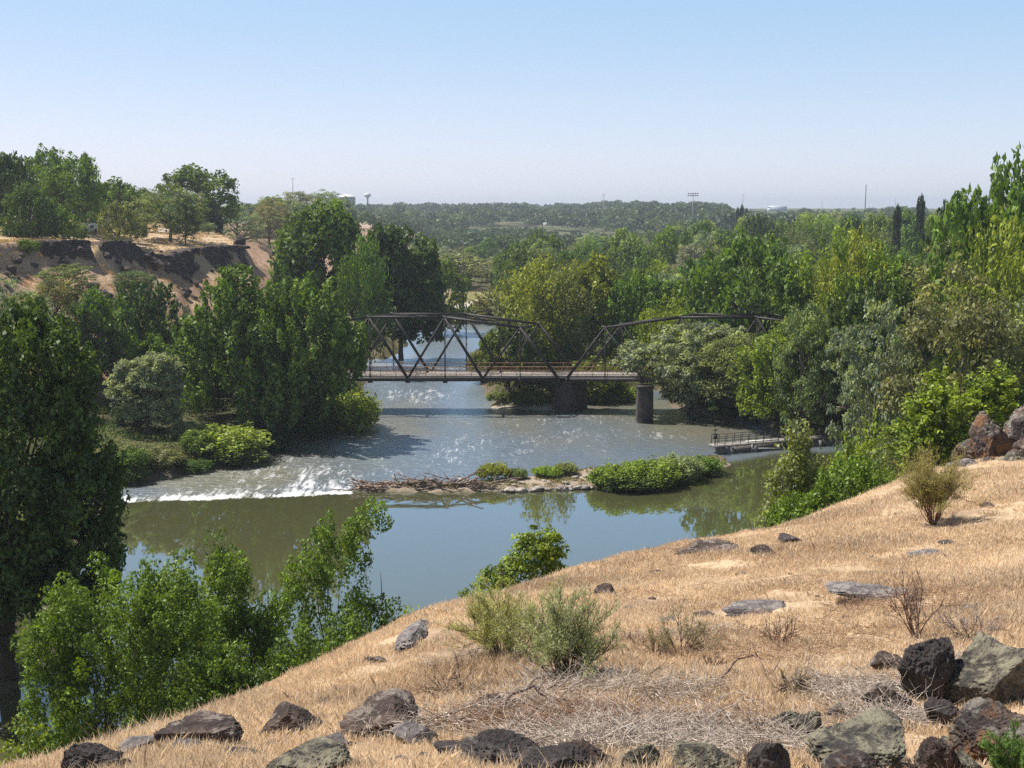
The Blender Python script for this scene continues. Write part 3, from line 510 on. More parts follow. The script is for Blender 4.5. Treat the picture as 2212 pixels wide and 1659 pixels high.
near_tree("locust_tree", 1588, 1825, 690, 145, [(.1, 0, .8, .25, .3, .2), (-.15, 0, .55, .36, .35, .28), (.22, 0, .52, .28, .3, .3), (0, 0, .28, .46, .4, .24)], 520, 52, .68, .38, 'plume', 'lite', "yellow green tree on the shore behind the walkway railing", seed=216, R0=.25, flen=2, gap=.27, asp=.5)
near_tree("willow_tree", 1500, 1720, 722, 150, [(0, 0, .6, .5, .4, .38)], 420, 44, .9, .36, 'puff', 'olive', "dull olive willow crown between the silvery willow and the yellow green tree", seed=217, R0=.3, gap=.3, mat=M_FINE, asp=.4)
near_tree("maple_tree", 584, 800, 445, 205, [(0, 0, .62, .46, .42, .34), (.05, 0, .82, .28, .3, .17), (-.25, 0, .45, .26, .3, .25), (.25, 0, .4, .25, .3, .25)], 380, 54, 1.1, .78, 'plume', 'mid', "tallest rounded maple beyond the left end of the bridge", seed=218, R0=.6, flen=2.4, gap=.27)
near_tree("maple_tree", 772, 955, 488, 215, [(0.1, 0, .62, .4, .42, .34), (-.2, 0, .8, .22, .3, .2), (.25, 0, .4, .26, .3, .3), (-.1, 0, .35, .4, .3, .28)], 340, 54, 1.05, .78, 'plume', 'deep', "dark maple overhanging the far river bend", seed=219, R0=.5, flen=2.2, gap=.3)

# ---- other single trees
T = tree_px
T("willow0", -60, 90, 595, 140, 'grey', "grey green willow behind the dark maple at the left edge")
T("willow2", 60, 170, 600, 150, 'olive', "olive tree under the left basalt cliff, behind the maple")
T("airy1", 85, 200, 570, 168, 'brown', "thin brownish tree growing on the slope below the left cliff", bark=M_BARK)
T("cotton1", 150, 275, 632, 148, 'mid', "leafy tree behind the silvery willow on the left bank")
T("maple1", 245, 372, 598, 156, 'deep', "dark tree between the silvery willow and the bare pink slope")
T("willow1", 242, 330, 582, 182, 'blue', "grey blue tree at the foot of the cliff gully")
T("locust0", 330, 410, 735, 160, 'lime', "yellow green small tree by the white rails under the slope")
T("locust1", 392, 450, 790, 142, 'lite', "light green young tree tucked behind the silvery willow")
T("shrub0", 700, 802, 832, 147, 'lime', "yellow green shrub hanging over the water at the bridge's left end")
T("shrub0", 418, 556, 912, 128, 'lime', "low yellow green shrub on the bank below the broad maple")
T("shrub1", 375, 450, 905, 130, 'grey', "pale dry grassy shrub beside the low yellow green shrub")
T("locust0", 740, 822, 520, 196, 'bright', "bright green young tree in front of the two maples beyond the bridge")
T("cotton0", 905, 1000, 560, 260, 'mid', "leafy tree at the right flank of the dark overhanging maple")
T("far0", 942, 1082, 545, 372, 'olive', "round topped tree over deep shade by the far meadow", name="cottonwood_tree")
T("willow1", 935, 1010, 548, 378, 'deep', "low round tree at the left rim of the far meadow")
T("locust0", 1078, 1255, 566, 178, 'lime', "yellow green locust right of the meadow, above the middle of the bridge")
T("maple0", 1092, 1190, 540, 300, 'mid', "green tree peeping over the yellow green locust")
T("maple2", 1045, 1160, 690, 168, 'deep', "dark leafy tree on the bank behind the bridge's middle")
T("shrub1", 1015, 1075, 740, 186, 'brown', "dry brown shrub at the river's edge behind the truss")
T("shrub2", 1030, 1110, 625, 285, 'olive', "low bush beside the end of the gravel road")
T("cotton1", 1200, 1345, 560, 190, 'lite', "tall light green tree with upright shoots above the first pier")
T("maple0", 1310, 1420, 600, 186, 'bright', "green tree rising behind the second truss span")
T("locust1", 1395, 1520, 640, 172, 'lime', "yellow tree behind the top chord of the second span")
T("shrub0", 1150, 1215, 700, 176, 'lite', "light shrub seen through the truss right of the middle")
T("shrub1", 1100, 1200, 780, 172, 'lite', "light green shrub on the bank behind the first pier")
T("shrub0", 1240, 1330, 765, 168, 'lite', "yellowish shrub under the second span beside the pier")
T("maple2", 1480, 1610, 575, 200, 'deep', "dark tree in the wood above the second span")
T("locust0", 1772, 1925, 515, 150, 'lime', "tall yellow green poplar like tree with a split crown on the right", bark=M_PALEBARK)
T("willow2", 1690, 1790, 650, 140, 'olive', "grey olive tree over the right end of the truss")
T("willow0", 1960, 2230, 575, 104, 'brown', "broad brownish tree filling the right edge above the outcrop")
T("locust0", 2060, 2290, 490, 122, 'lite', "lighter tinted crown behind the broad brownish tree")
T("cotton0", 2130, 2262, 322, 132, 'mid', "tall tree standing above all others at the right edge")
T("maple1", 2030, 2150, 408, 190, 'deep', "dark leafy tree left of the tallest right-hand tree")
T("airy0", 1830, 1965, 640, 112, 'grey', "half dead tree with a leaning bare trunk on the right bank", bark=M_PALEBARK)
T("shrub2", 1840, 1935, 890, 96, 'lite', "low light shrub at the shore right of the walkway")
for i, (x, yt, Y, wpx) in enumerate([(1854, 470, 300, 24), (1940, 440, 320, 26), (1991, 418, 340, 28)]):
    T("column0", x-wpx/2, x+wpx/2, yt, Y, 'black', ["shortest dark columnar poplar, left of the three on the right skyline", "middle dark columnar poplar of the three on the right skyline", "tallest dark columnar poplar, right of the three on the right skyline"][i], "dark poplars in the right-hand wood")
for i, x in enumerate([1594, 1603, 1613]):
    T("column0", x-6, x+6, [446, 440, 448][i], 620, 'black', "small far poplar in the tight row of three above the wood", "row of three small far poplars")
# ---- left bluff
BL = [("maple0", -60, 52, 325, 205, 'deep', "dark tree at the far left end of the bluff top"), ("cotton0", 40, 136, 318, 235, 'mid', "tall loose crowned tree on the bluff, second from the left"),
      ("cotton0", 100, 205, 335, 228, 'mid', "full leafy tree in the tall group on the left bluff"), ("column0", 162, 204, 328, 275, 'deep', "narrow dark tree poking above the left bluff group"),
      ("cotton1", 12, 110, 400, 190, 'deep', "shaded tree low at the left end of the bluff"), ("maple2", 102, 158, 445, 196, 'bright', "small bright round tree on the bluff rim above the left cliff"),
      ("maple2", 198, 305, 388, 255, 'mid', "low spreading tree behind the white trailer on the bluff"), ("maple1", 222, 288, 430, 216, 'olive', "small olive tree right of the white trailer"),
      ("willow0", 300, 425, 396, 232, 'olive', "round olive willow leaning over the bluff edge"), ("willow2", 370, 425, 430, 228, 'blue', "small dark tree with a short trunk on the bluff edge"),
      ("cotton1", 350, 495, 363, 290, 'mid', "airy wide tree behind the round olive willow on the bluff"), ("cotton1", 425, 480, 425, 300, 'black', "dark shaded tree at the right end of the bluff group"),
      ("willow1", 466, 552, 432, 350, 'grey', "grey green shrubby tree on the second bluff, left"), ("willow0", 535, 625, 428, 380, 'olive', "grey green shrubby tree on the second bluff, middle"),
      ("willow2", 600, 690, 412, 470, 'grey', "silvery tree on the second bluff behind the tallest maple"), ("maple2", 690, 760, 424, 620, 'blue', "bluish tree on the second bluff in front of the white tank"), ("shrub1", 620, 730, 446, 440, 'grey', "low grey bush row at the end of the second bluff"), ("cotton0", 560, 640, 424, 430, 'olive', "olive tree on the second bluff above the tallest maple's left side"), ("willow1", 660, 745, 408, 520, 'grey', "silvery tree on the second bluff nearest the white tank"),
      ("shrub1", 40, 78, 508, 176, 'mid', "small green shrub on the lip of the left cliff"), ("shrub1", 280, 312, 462, 222, 'brown', "little brownish shrub under the round olive willow"), ("shrub1", 436, 462, 474, 262, 'grey', "pale low shrub at the tip of the bluff")]
BL += [("cotton0", -40, 40, 372, 250, 'deep', "dark tree filling the gap at the left end of the bluff"), ("maple1", 60, 130, 385, 262, 'deep', "dark undergrown tree behind the tall loose crowned one"), ("cotton1", 150, 215, 392, 262, 'mid', "mid green tree between the tall group and the trailer"),
       ("maple0", 190, 260, 400, 285, 'deep', "dark tree behind the trailer, left"), ("cotton0", 245, 330, 405, 290, 'mid', "tree behind the trailer, right"), ("willow1", 318, 392, 420, 262, 'mid', "fuller tree behind the trunk of the olive willow"), ("shrub1", 115, 175, 468, 205, 'bright', "bright bush at the foot of the tall bluff group"),
       ("shrub0", 20, 110, 470, 195, 'deep', "dark bush at the left end of the bluff"), ("shrub1", 385, 470, 452, 300, 'deep', "dark bushes under the airy wide tree"), ("willow2", 505, 580, 438, 400, 'deep', "dark round tree between the grey green shrubby ones"), ("shrub1", 560, 660, 448, 420, 'olive', "olive hedge like bush on the second bluff")]
BL += [("cotton0", -170, -60, 350, 215, 'mid', "leafy tree on the bluff just outside the left edge"), ("maple1", -280, -160, 380, 200, 'deep', "dark tree farther left on the bluff, outside the photo"), ("maple0", -120, -40, 400, 180, 'deep', "dark spreading tree at the left margin of the bluff")]
for b in BL: T(*b)
# ---- the wood: many trees in view, told apart only by kind and place
HEAD = np.array([(560, 470), (700, 478), (860, 490), (1050, 494), (1250, 492), (1400, 478), (1500, 466), (1600, 455), (1700, 447), (1800, 440), (1900, 440), (2000, 442), (2080, 425), (2160, 405), (2330, 400)])
KINDS = [("maple0", 'mid', "mid green tree with upright shoots"), ("maple1", 'deep', "dark green broad tree"), ("maple2", 'bright', "fresh green rounded tree"), ("cotton0", 'mid', "leafy green tree"), ("cotton1", 'lite', "light green tree"), ("willow0", 'olive', "dull olive round tree"), ("willow2", 'grey', "greyish willow"), ("locust0", 'lite', "yellowish green loose tree"), ("locust1", 'brown', "brownish green tree"), ("maple0", 'bright', "bright green tall tree")]
placed = []
def fill(n, x0, x1, y0, y1, where, lo, seed, minpx=34, big=1.0):
    r = np.random.default_rng(seed); k = 0; tries = 0
    while k < n and tries < n*60:
        tries += 1; px = r.uniform(x0, x1); Y = y0+(y1-y0)*r.random()**0.8; X = (px-CX)/FPX*Y*1.01; q = np.array([X]), np.array([Y])
        sr = float(poly_sd(*q, RIV)[0][0])
        if sr > -4: continue
        t = (Y-y0)/(y1-y0); g = h1(X, Y); yt = np.interp(px, HEAD[:, 0], HEAD[:, 1])+(1-t)**1.2*lo(px)+r.uniform(0, 26); zt = zat(yt, Y); H = zt-g
        if H < 5: continue
        if Y < 166 and 1480 < px < 1690: H = min(H, zat(704, Y)-g)
        if H < 4: continue
        if H > 24: yt = CY; H = r.uniform(19, 24)
        W = H*r.uniform(0.62, 0.95)*big
        if any((X-a)**2+(Y-b)**2 < (0.36*(W+c))**2 for a, b, c in placed): continue
        bx, by = to_px(X, Y, g+1)
        if Y > 300 and 915 < bx < 1075 and Y < 372: continue
        placed.append((X, Y, W)); i = int(r.integers(len(KINDS))); key, col, lab = KINDS[i]
        if Y > 420: key = f"far{i % 3}"
        nm = NAMES[key.rstrip("0123456789")]; tree(key, X, Y, g-0.1, H, W, col if Y < 420 or col != 'bright' else 'mid', f"{lab} {where(px, Y)}", "trees of the valley wood", name=nm); k += 1
def where_r(px, Y):
    a = "near the river" if Y < 230 else ("halfway back" if Y < 320 else "far back")
    b = "above the second truss span" if px < 1600 else ("between the truss and the poplars" if px < 1880 else "toward the right edge")
    return f"{a} {b}"
fill(120, 1090, 2300, 172, 400, where_r, lambda px: np.interp(px, [1080, 1250, 1600, 2000, 2300], [60, 95, 190, 230, 190]), 301)
fill(30, 1250, 2320, 105, 175, lambda px, Y: "low in the right bank wood under the taller trees", lambda px: np.interp(px, [1250, 1600, 2000, 2320], [230, 270, 300, 230]), 305)
def where_m(px, Y):
    return ("left of the meadow" if px < 950 else "beyond the meadow" if px < 1100 else "behind the right-hand wood") + (" in the far valley" if Y > 520 else "")
fill(62, 620, 1600, 385, 700, where_m, lambda px: 34, 302, big=1.15)
fill(30, 1500, 2320, 400, 700, lambda px, Y: "on the far skyline of the right-hand wood", lambda px: 12, 303)
def where_l(px, Y): return "under the left slope" if px < 380 else "below the bluff left of the two big maples"
def fillL(n, seed):
    r = np.random.default_rng(seed); k = 0; tries = 0
    while k < n and tries < 2000:
        tries += 1; px = r.uniform(-60, 600); Y = r.uniform(148, 205); X = (px-CX)/FPX*Y; g = h1(X, Y)
        if g > 6 or float(poly_sd(np.array([X]), np.array([Y]), RIV)[0][0]) > -5: continue
        top = np.interp(px, [-60, 100, 200, 320, 380, 450, 600], [620, 640, 650, 640, 705, 690, 640])+r.uniform(5, 40); H = zat(top, Y)-g
        if H < 4: continue
        W = H*r.uniform(.8, 1.1)
        if any((X-a)**2+(Y-b)**2 < (0.36*(W+c))**2 for a, b, c in placed): continue
        placed.append((X, Y, W)); i = int(r.integers(len(KINDS))); key, col, lab = KINDS[i]; tree(key, X, Y, g-.1, H, W, col, f"{lab} {where_l(px, Y)}", "trees on the left bank"); k += 1
fillL(22, 304)
# bankside shrubs
r = np.random.default_rng(44)
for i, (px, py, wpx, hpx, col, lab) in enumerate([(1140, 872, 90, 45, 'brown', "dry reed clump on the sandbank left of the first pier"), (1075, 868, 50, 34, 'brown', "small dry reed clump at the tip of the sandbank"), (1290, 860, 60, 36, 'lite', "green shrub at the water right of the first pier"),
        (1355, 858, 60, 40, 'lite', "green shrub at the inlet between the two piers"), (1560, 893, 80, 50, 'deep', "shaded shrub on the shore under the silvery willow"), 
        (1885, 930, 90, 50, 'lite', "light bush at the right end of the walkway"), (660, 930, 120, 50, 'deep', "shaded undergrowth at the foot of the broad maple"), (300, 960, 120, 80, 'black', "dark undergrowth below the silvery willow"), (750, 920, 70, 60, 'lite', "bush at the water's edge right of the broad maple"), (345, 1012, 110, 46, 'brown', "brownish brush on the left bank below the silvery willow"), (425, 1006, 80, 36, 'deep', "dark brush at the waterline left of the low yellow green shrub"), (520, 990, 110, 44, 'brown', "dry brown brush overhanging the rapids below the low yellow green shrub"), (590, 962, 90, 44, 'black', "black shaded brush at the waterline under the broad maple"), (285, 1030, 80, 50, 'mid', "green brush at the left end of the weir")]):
    q = G(px, py, 0.6); Hs = hpx/FPX*q[1]; g = h1(q[0], q[1]); tree(f"shrub{i % 3}", q[0], q[1], max(g, 0)-0.1, Hs, wpx/FPX*q[1], col, lab, name="bank_shrub", cat="shrub")
# far wood: one mass beyond the last trees one can tell apart
def far_wood():
    r = np.random.default_rng(9); P_, S_, T_, K = [], [], [], 0
    while K < 3400:
        px = r.uniform(380, 2400) if r.random() < 0.9 else r.uniform(-300, 400); Y = 620+1500*r.random(); X = (px-CX)/FPX*Y
        if Y < 1150 and px < 700: continue
        if Y < 760 and px > 1500: continue
        if vnoise(X/60+9, Y/120) < 0.22 and Y < 1300: continue
        g = h1(X, Y); H = r.uniform(10, 20) if Y > 900 else r.uniform(8, 13)
        cap = np.interp(px, [380, 700, 760, 1000, 1150, 1330, 1560, 1575, 2400], [450, 440, 433, 434, 432, 431, 436, 452, 447])+14*(vnoise(px/17+3, 0*px+.5)-.5)+8*(vnoise(px/6, 0*px+4.5)-.5)+r.uniform(-2, 10); H = min(H if px < 1560 else 22, zat(cap, Y)-g)
        if H < 3: continue
        W = H*r.uniform(.8, 1.3); m = 110; u = norm(r.normal(size=(m, 3))); u[:, 2] = np.abs(u[:, 2])-0.35; lob = 0.8+0.45*vnoise(u[:, 0]*2+K, u[:, 1]*2, u[:, 2]*2)
        P_.append(np.array([X, Y, g+H*0.47])+u*lob[:, None]*np.array([W/2, W/2, H*0.52])*(r.random(m)[:, None]**0.3)); S_.append(np.full(m, H*0.17)); T_.append(np.full(m, r.normal(.45, .2))+r.normal(0, .1, m)); K += 1
    me = leaf_cloud("far_wood", np.concatenate(P_), np.concatenate(S_), np.concatenate(T_), None, .8); o = link("far_wood", me, M_LEAF); o.color = (.085, .125, .06, 1); tag(o, "bluish mass of distant woodland along the horizon", None, kind="stuff")
far_wood()

# ---------------------------------------------------------------- steel truss bridge
DZ = 5.05                                             # deck level
nearR = P(1205, 811, 158.0); AX = np.array([-1.0, 0.012, 0]); AX /= np.linalg.norm(AX)    # the bridge runs left from the pier
O0 = np.array([nearR[0], nearR[1], DZ]); SK = np.array([2.65, 4.7, 0.0])                   # from the near truss to the far one (skewed)
PAN = 4.98
def bp(u, v=0.0, z=0.0): return O0+AX*u*PAN+SK*v+np.array([0, 0, z])
bridge = empty("truss_bridge", bp(0, .5, -5), "dark rusty steel truss bridge crossing the river on a stone pier", "bridge")
def br(name, A, mat=M_STEEL): return A.build(name, mat, bridge).__class__ and None
def add_part(name, fn, mat=M_STEEL):
    A = Acc(); fn(A); o = A.build(name, mat); o.parent = bridge; o.matrix_parent_inverse = bridge_inv; return o
bridge_inv = __import__("mathutils").Matrix.Translation(-Vector(bridge.location))
TOPZ = {1: 6.4, 3: 7.75, 5: 7.75, 7: 6.4}
def span(u0, sgn):
    for v in (0, 1):
        t = [(u0+sgn*k, TOPZ[k]) for k in (1, 3, 5, 7)]; b = [u0+sgn*k for k in (0, 2, 4, 6, 8)]
        # laced box members: two channels with a batten between
        def member(a, c, wd, laced=True):
            def f(A):
                a_, c_ = np.array(a), np.array(c); A.beam(a_+SK*0.022, c_+SK*0.022, 0.06, wd); A.beam(a_-SK*0.022, c_-SK*0.022, 0.06, wd)
                n_ = max(2, int(np.linalg.norm(c_-a_)/0.9))
                for i in range(n_):
                    q0 = a_+(c_-a_)*(i/n_); q1 = a_+(c_-a_)*((i+1)/n_); s0 = SK*0.022*(1 if i % 2 else -1); A.beam(q0+s0, q1-s0, 0.05, 0.03)
            return f
        for (ua, za), (ub, zb) in zip(t[:-1], t[1:]): add_part("top_chord", member(bp(ua, v, za), bp(ub, v, zb), 0.30))
        add_part("end_post", member(bp(b[0], v, -.3), bp(t[0][0], v, t[0][1]), 0.32)); add_part("end_post", member(bp(b[4], v, -.3), bp(t[3][0], v, t[3][1]), 0.32))
        for (ut, zt) in t: add_part("vertical_post", member(bp(ut, v, -.6), bp(ut, v, zt), 0.2))
        for i in range(3):
            add_part("diagonal", member(bp(t[i][0], v, t[i][1]), bp(b[i+1], v, -.4), 0.2)); add_part("diagonal", member(bp(t[i+1][0], v, t[i+1][1]), bp(b[i+1], v, -.4), 0.24))
        add_part("bottom_chord", lambda A: A.beam(bp(b[0], v, -.52), bp(b[4], v, -.52), 0.18, 0.5))
        def plates(A):
            for u in b+[q[0] for q in t]: A.box(bp(u, v, -.72), (0.62, 0.14, 0.55))
            for (ut, zt) in t: A.box(bp(ut, v, zt), (0.7, 0.16, 0.45))
        add_part("gusset_plates", plates)
    for k in range(9): add_part("floor_beam", lambda A: A.beam(bp(u0+sgn*k, -.04, -.55), bp(u0+sgn*k, 1.04, -.55), 0.22, 0.5))
    for k in (1, 3, 5, 7):
        z = TOPZ[k]; u = u0+sgn*k
        def sway(A):
            A.beam(bp(u, 0, z), bp(u, 1, z), .12, .16); A.beam(bp(u, 0, z-1.1), bp(u, 1, z-1.1), .1, .12)
            for i in range(4):
                A.beam(bp(u, i/4, z-(1.1 if i % 2 else 0)), bp(u, (i+1)/4, z-(0 if i % 2 else 1.1)), .05, .05)
            A.beam(bp(u, 0, z-2.2), bp(u, .22, z-1.1), .07, .07); A.beam(bp(u, 1, z-2.2), bp(u, .78, z-1.1), .07, .07)
        add_part("sway_brace", sway)
    for a, c in ((1, 3), (3, 5), (5, 7)):
        add_part("top_lateral_brace", lambda A: (A.beam(bp(u0+sgn*a, 0, TOPZ[a]), bp(u0+sgn*c, 1, TOPZ[c]), .09, .09), A.beam(bp(u0+sgn*a, 1, TOPZ[a]+.1), bp(u0+sgn*c, 0, TOPZ[c]+.1), .09, .09)))
span(0.0, 1); span(-0.25, -1)
UL, UR = 11.0, -15.0
def deck(A):
    a, b = bp(UL, .5, -.12), bp(UR, .5, -.12); A.beam(a, b, 4.0, .16)
add_part("deck", deck, M_DECK)
def stringers(A):
    for v in (.06, .28, .5, .72, .94): A.beam(bp(UL, v, -.36), bp(UR, v, -.36), .14, .3)
add_part("stringers", stringers)
for v in (.055, .945):
    def rail(A):
        A.beam(bp(UL, v, 1.12), bp(UR, v, 1.12), .07, .09); A.beam(bp(UL, v, .62), bp(UR, v, .62), .05, .07); A.beam(bp(UL, v, .14), bp(UR, v, .14), .05, .07)
        n_ = int((UL-UR)*PAN/0.5)
        for i in range(n_):
            u = UR+(UL-UR)*i/n_; du = (UL-UR)/n_; A.beam(bp(u, v, .14), bp(u+du, v, .62), .03, .03); A.beam(bp(u, v+.004, .62), bp(u+du, v+.004, .14), .03, .03)
            if i % 4 == 0: A.beam(bp(u, v, -.1), bp(u, v, 1.14), .06, .06)
    add_part("guard_rail", rail, M_RAIL)
def pier_mesh(A, c, L, W, z0, z1, skew, cap=0.12):
    ux = np.array(skew[:2])/np.linalg.norm(skew[:2]); uy = np.array([-ux[1], ux[0]])
    def ring(l, w, nose):
        return [c[:2]+ux*a*l/2+uy*b*w/2 for a, b in [(-1, -1), (-.33, -1), (.33, -1), (1, -1), (1+nose, -.5), (1+nose*1.4, 0), (1+nose, .5), (1, 1), (.33, 1), (-.33, 1), (-1, 1), (-1-nose, .5), (-1-nose*1.4, 0), (-1-nose, -.5)]]
    def quad(l, w): return [c[:2]+ux*a*l/2+uy*b*w/2 for a, b in [(-1, -1), (1, -1), (1, 1), (-1, 1)]]
    lo, hi = np.array(quad(L*1.07, W*1.10)), np.array(quad(L, W)); n_ = 6; V = []
    for i in range(n_+1): q = lo+(hi-lo)*i/n_; V += [[*p_, z0+(z1-cap-z0)*i/n_] for p_ in q]
    F = [[i*4+j, i*4+(j+1) % 4, (i+1)*4+(j+1) % 4, (i+1)*4+j] for i in range(n_) for j in range(4)]; A.add(V, F, [[0, 3, 2, 1]])
    ring = lambda l, w, nose: quad(l-.15, w-.15)
    A.prism(ring(L+.35, W+.35, .1), z1-cap+.003, z1)
pc = bp(-.12, .5, 0); add_part("pier", lambda A: pier_mesh(A, pc, 5.3, 2.0, -1.5, DZ-.86, SK), M_PIER)
for v in (0, 1): add_part("bearing_block", lambda A: (A.box(bp(.1, v, -.95), (.5, .45, .3)), A.box(bp(-.36, v, -.95), (.5, .45, .3))), M_STEEL)
pl = bp(8.25, .5, 0); add_part("abutment", lambda A: pier_mesh(A, pl, 6.4, 3.0, -1, DZ-.86, SK), M_PIER); pr = bp(-8.5, .5, 0); add_part("pier", lambda A: pier_mesh(A, pr, 6.2, 2.6, -1, DZ-.86, SK), M_PIER)
q = P(1393, 832, 151.5); A = Acc(); pier_mesh(A, np.array([q[0], q[1]]), 1.9, 1.9, -1.5, q[2], np.array([1., .04, 0]), .25)
tag(A.build("stone_pier", M_PIER), "lone dark square stone pier in the water beside the silvery willow", "pier")

# ---------------------------------------------------------------- concrete walkway with gates
wa = P(1543, 981, 131); wb = P(1822, 953, 137); zt = 0.95; wa[2] = wb[2] = zt; wd = norm(wb-wa); wn = np.array([-wd[1], wd[0], 0]); WL = np.linalg.norm(wb-wa)
walk = empty("headgate_walkway", (wa+wb)/2*np.array([1, 1, 0]), "low concrete irrigation walkway with dark pipe railing right of the brushy islet", "walkway")
def wpart(name, fn, mat):
    A = Acc(); fn(A); o = A.build(name, mat, walk); o.matrix_parent_inverse = __import__("mathutils").Matrix.Translation(-Vector(walk.location)); return o
def wp(t, v=0, z=0): return wa+wd*t*WL+wn*v+np.array([0, 0, z])
wpart("concrete_deck", lambda A: A.beam(wp(0, .6, -.1), wp(1, .6, -.1), 1.5, .2), M_CONC)
def wallf(A):
    A.beam(wp(.03, .5, -.9), wp(.62, .5, -.9), .4, 1.35); A.beam(wp(.8, .5, -.85), wp(1.02, .5, -.85), .9, 1.25)
    for t in (.12, .3, .48, .62, .8): A.box(wp(t, .1, -.9), (.35, 1.2, 1.3), wd, wn)
wpart("retaining_wall", wallf, M_CONC)
for v in (0, 1.3):
    def rl(A):
        for z in (.5, 1.0): A.segs([wp(.02, v, z)], [wp(.66, v, z)], .035, .035, 6); A.segs([wp(.8, v, z)], [wp(1, v, z)], .035, .035, 6)
        for i in range(12):
            for t in ((.02+i*.058,) if i < 12 else ()): A.segs([wp(min(t, .66), v, -.05)], [wp(min(t, .66), v, 1.02)], .04, .04, 6)
        for t in (.8, .86, .93, 1.0): A.segs([wp(t, v, -.05)], [wp(t, v, 1.02)], .04, .04, 6)
    wpart("railing", rl, M_STEEL)
for t in (.01, .88):
    def hoist(A):
        A.segs([wp(t, .2, -.3)], [wp(t, .2, 2.0)], .07, .05, 8); A.box(wp(t, .2, .95), (.35, .3, .35), wd, wn); A.box(wp(t, .2, 1.75), (.5, .12, .12), wd, wn)
        a = np.linspace(0, 2*math.pi, 13); pts = np.array([wp(t, .2, 1.25)+wd*.38*math.cos(x)+wn*.38*math.sin(x) for x in a]); A.segs(pts[:-1], pts[1:], .03, .03, 5)
        for x in a[:-1:3]: A.segs([wp(t, .2, 1.25)], [wp(t, .2, 1.25)+wd*.38*math.cos(x)+wn*.38*math.sin(x)], .02, .02, 4)
    wpart("gate_hoist", hoist, M_STEEL)
wpart("plank", lambda A: A.beam(wp(.26, .75, .06), wp(.5, .5, .06), .35, .08), M_WHITE)
wpart("timber_brace", lambda A: (A.beam(wp(.27, -.35, -.55), wp(.5, -.5, -.8), .12, .14), A.beam(wp(.27, -.35, -.1), wp(.27, -.35, -.9), .1, .1)), M_WHITE)

# ---------------------------------------------------------------- road, poles, buildings
def strip(name, pts, wd_, mat, label, lift=0.06):
    pts = np.array(pts, float); t = np.linspace(0, 1, len(pts)); T_ = np.linspace(0, 1, 60); x = np.interp(T_, t, pts[:, 0]); y = np.interp(T_, t, pts[:, 1])
    k = np.ones(7)/7; xs = np.convolve(np.pad(x, 3, 'edge'), k, 'valid'); ys = np.convolve(np.pad(y, 3, 'edge'), k, 'valid'); d = norm(np.stack([np.gradient(xs), np.gradient(ys)], -1)); nrm = np.stack([-d[:, 1], d[:, 0]], -1)
    V = []
    for v in np.linspace(-.5, .5, 7): q = np.stack([xs, ys], -1)+nrm*v*wd_; V.append(np.c_[q, height(q[:, 0], q[:, 1])+lift+0.12*(1-abs(v)*2)])
    V = np.stack(V, 1).reshape(-1, 3); i = np.arange(60*7).reshape(60, 7); F = np.stack([i[:-1, :-1], i[:-1, 1:], i[1:, 1:], i[1:, :-1]], -1).reshape(-1, 4)
    return tag(link(name, np_mesh(name, V, [F], True), mat), label, None, kind="structure")
M_ROAD = simple("pale_gravel", (0.50, 0.44, 0.37), 0.95, 0.2, 0.8)
strip("gravel_road", [G(*p, 2.4)[:2] for p in [(640, 720), (740, 700), (840, 684), (905, 675), (960, 666), (1010, 659), (1030, 655), (1050, 649), (1120, 640), (1300, 630)]], 6.0, M_ROAD, "pale gravel road curving past the meadow")
def pole(px, ytop, Y, label, r=.14, mat=M_POLE, name="utility_pole", cat="pole", arms=1, ybase=None, group=None, lean=0):
    q = P(px, ytop, Y); g = h1(q[0], q[1]); A = Acc(); H = q[2]-g; A.segs([(0, 0, -.3)], [(lean, 0, H)], r, r*.65, 8); o = A.build(name, mat); o.location = (q[0], q[1], g); tag(o, label, cat, group)
    if arms:
        B = Acc()
        for i in range(arms): B.beam((-1.1, 0, H-.5-i*.9), (1.1, 0, H-.5-i*.9), .12, .14)
        for i in range(arms):
            for s in (-.95, -.4, .4, .95): B.segs([(s, 0, H-.5-i*.9+.08)], [(s, 0, H-.5-i*.9+.28)], .05, .04, 6)
        B.build("cross_arm", mat, o)
    return o
q = P(1001, 515, 303); g = h1(q[0], q[1]); pole(1001, 515, 303, "tall wooden utility pole standing by the gravel road", .16, arms=0)
pole(1087, 598, 330, "shorter wooden utility pole right of the meadow", .16, arms=0)
pole(1082, 540, 420, "pale utility pole behind the meadow trees", .14, arms=1, mat=M_GREYPOLE)
pole(632, 384, 560, "tall thin pole on the second bluff left of the white tank", .22, arms=1, mat=M_GREYPOLE)
pole(1304, 418, 900, "distant mast with a crossbar above the far wood, middle of the skyline", .35, arms=2, mat=M_GREYPOLE)
pole(1067, 428, 1200, "faint distant pole above the far wood", .2, arms=0, mat=M_GREYPOLE)
pole(1605, 420, 800, "distant pole beside the row of three small far poplars", .25, arms=1, mat=M_GREYPOLE)
pole(1659, 438, 900, "short far pole on the open skyline", .2, arms=0, mat=M_GREYPOLE)
pole(1776, 430, 900, "short far pole left of the tall skyline pole", .2, arms=0, mat=M_GREYPOLE)
pole(1871, 399, 620, "tall dark pole on the right skyline, left of the middle poplar", .3, arms=0)
pole(1935, 425, 650, "thin pole right behind the middle columnar poplar", .2, arms=0, mat=M_GREYPOLE)
def flood(px, ytop, Y):
    o = pole(px, ytop, Y, "distant floodlight mast with a wide lamp rack", .35, mat=M_GREYPOLE, name="floodlight_mast", cat="light mast", arms=0); H = P(px, ytop, Y)[2]-o.location.z; A = Acc()
    for z in (0, -1.4): A.beam((-3.6, 0, H+z), (3.6, 0, H+z), .3, .3); [A.box((x, -.2, H+z), (.8, .5, .9)) for x in np.linspace(-3.3, 3.3, 5)]
    A.build("lamp_rack", M_GREYPOLE, o)
flood(1497, 418, 850)
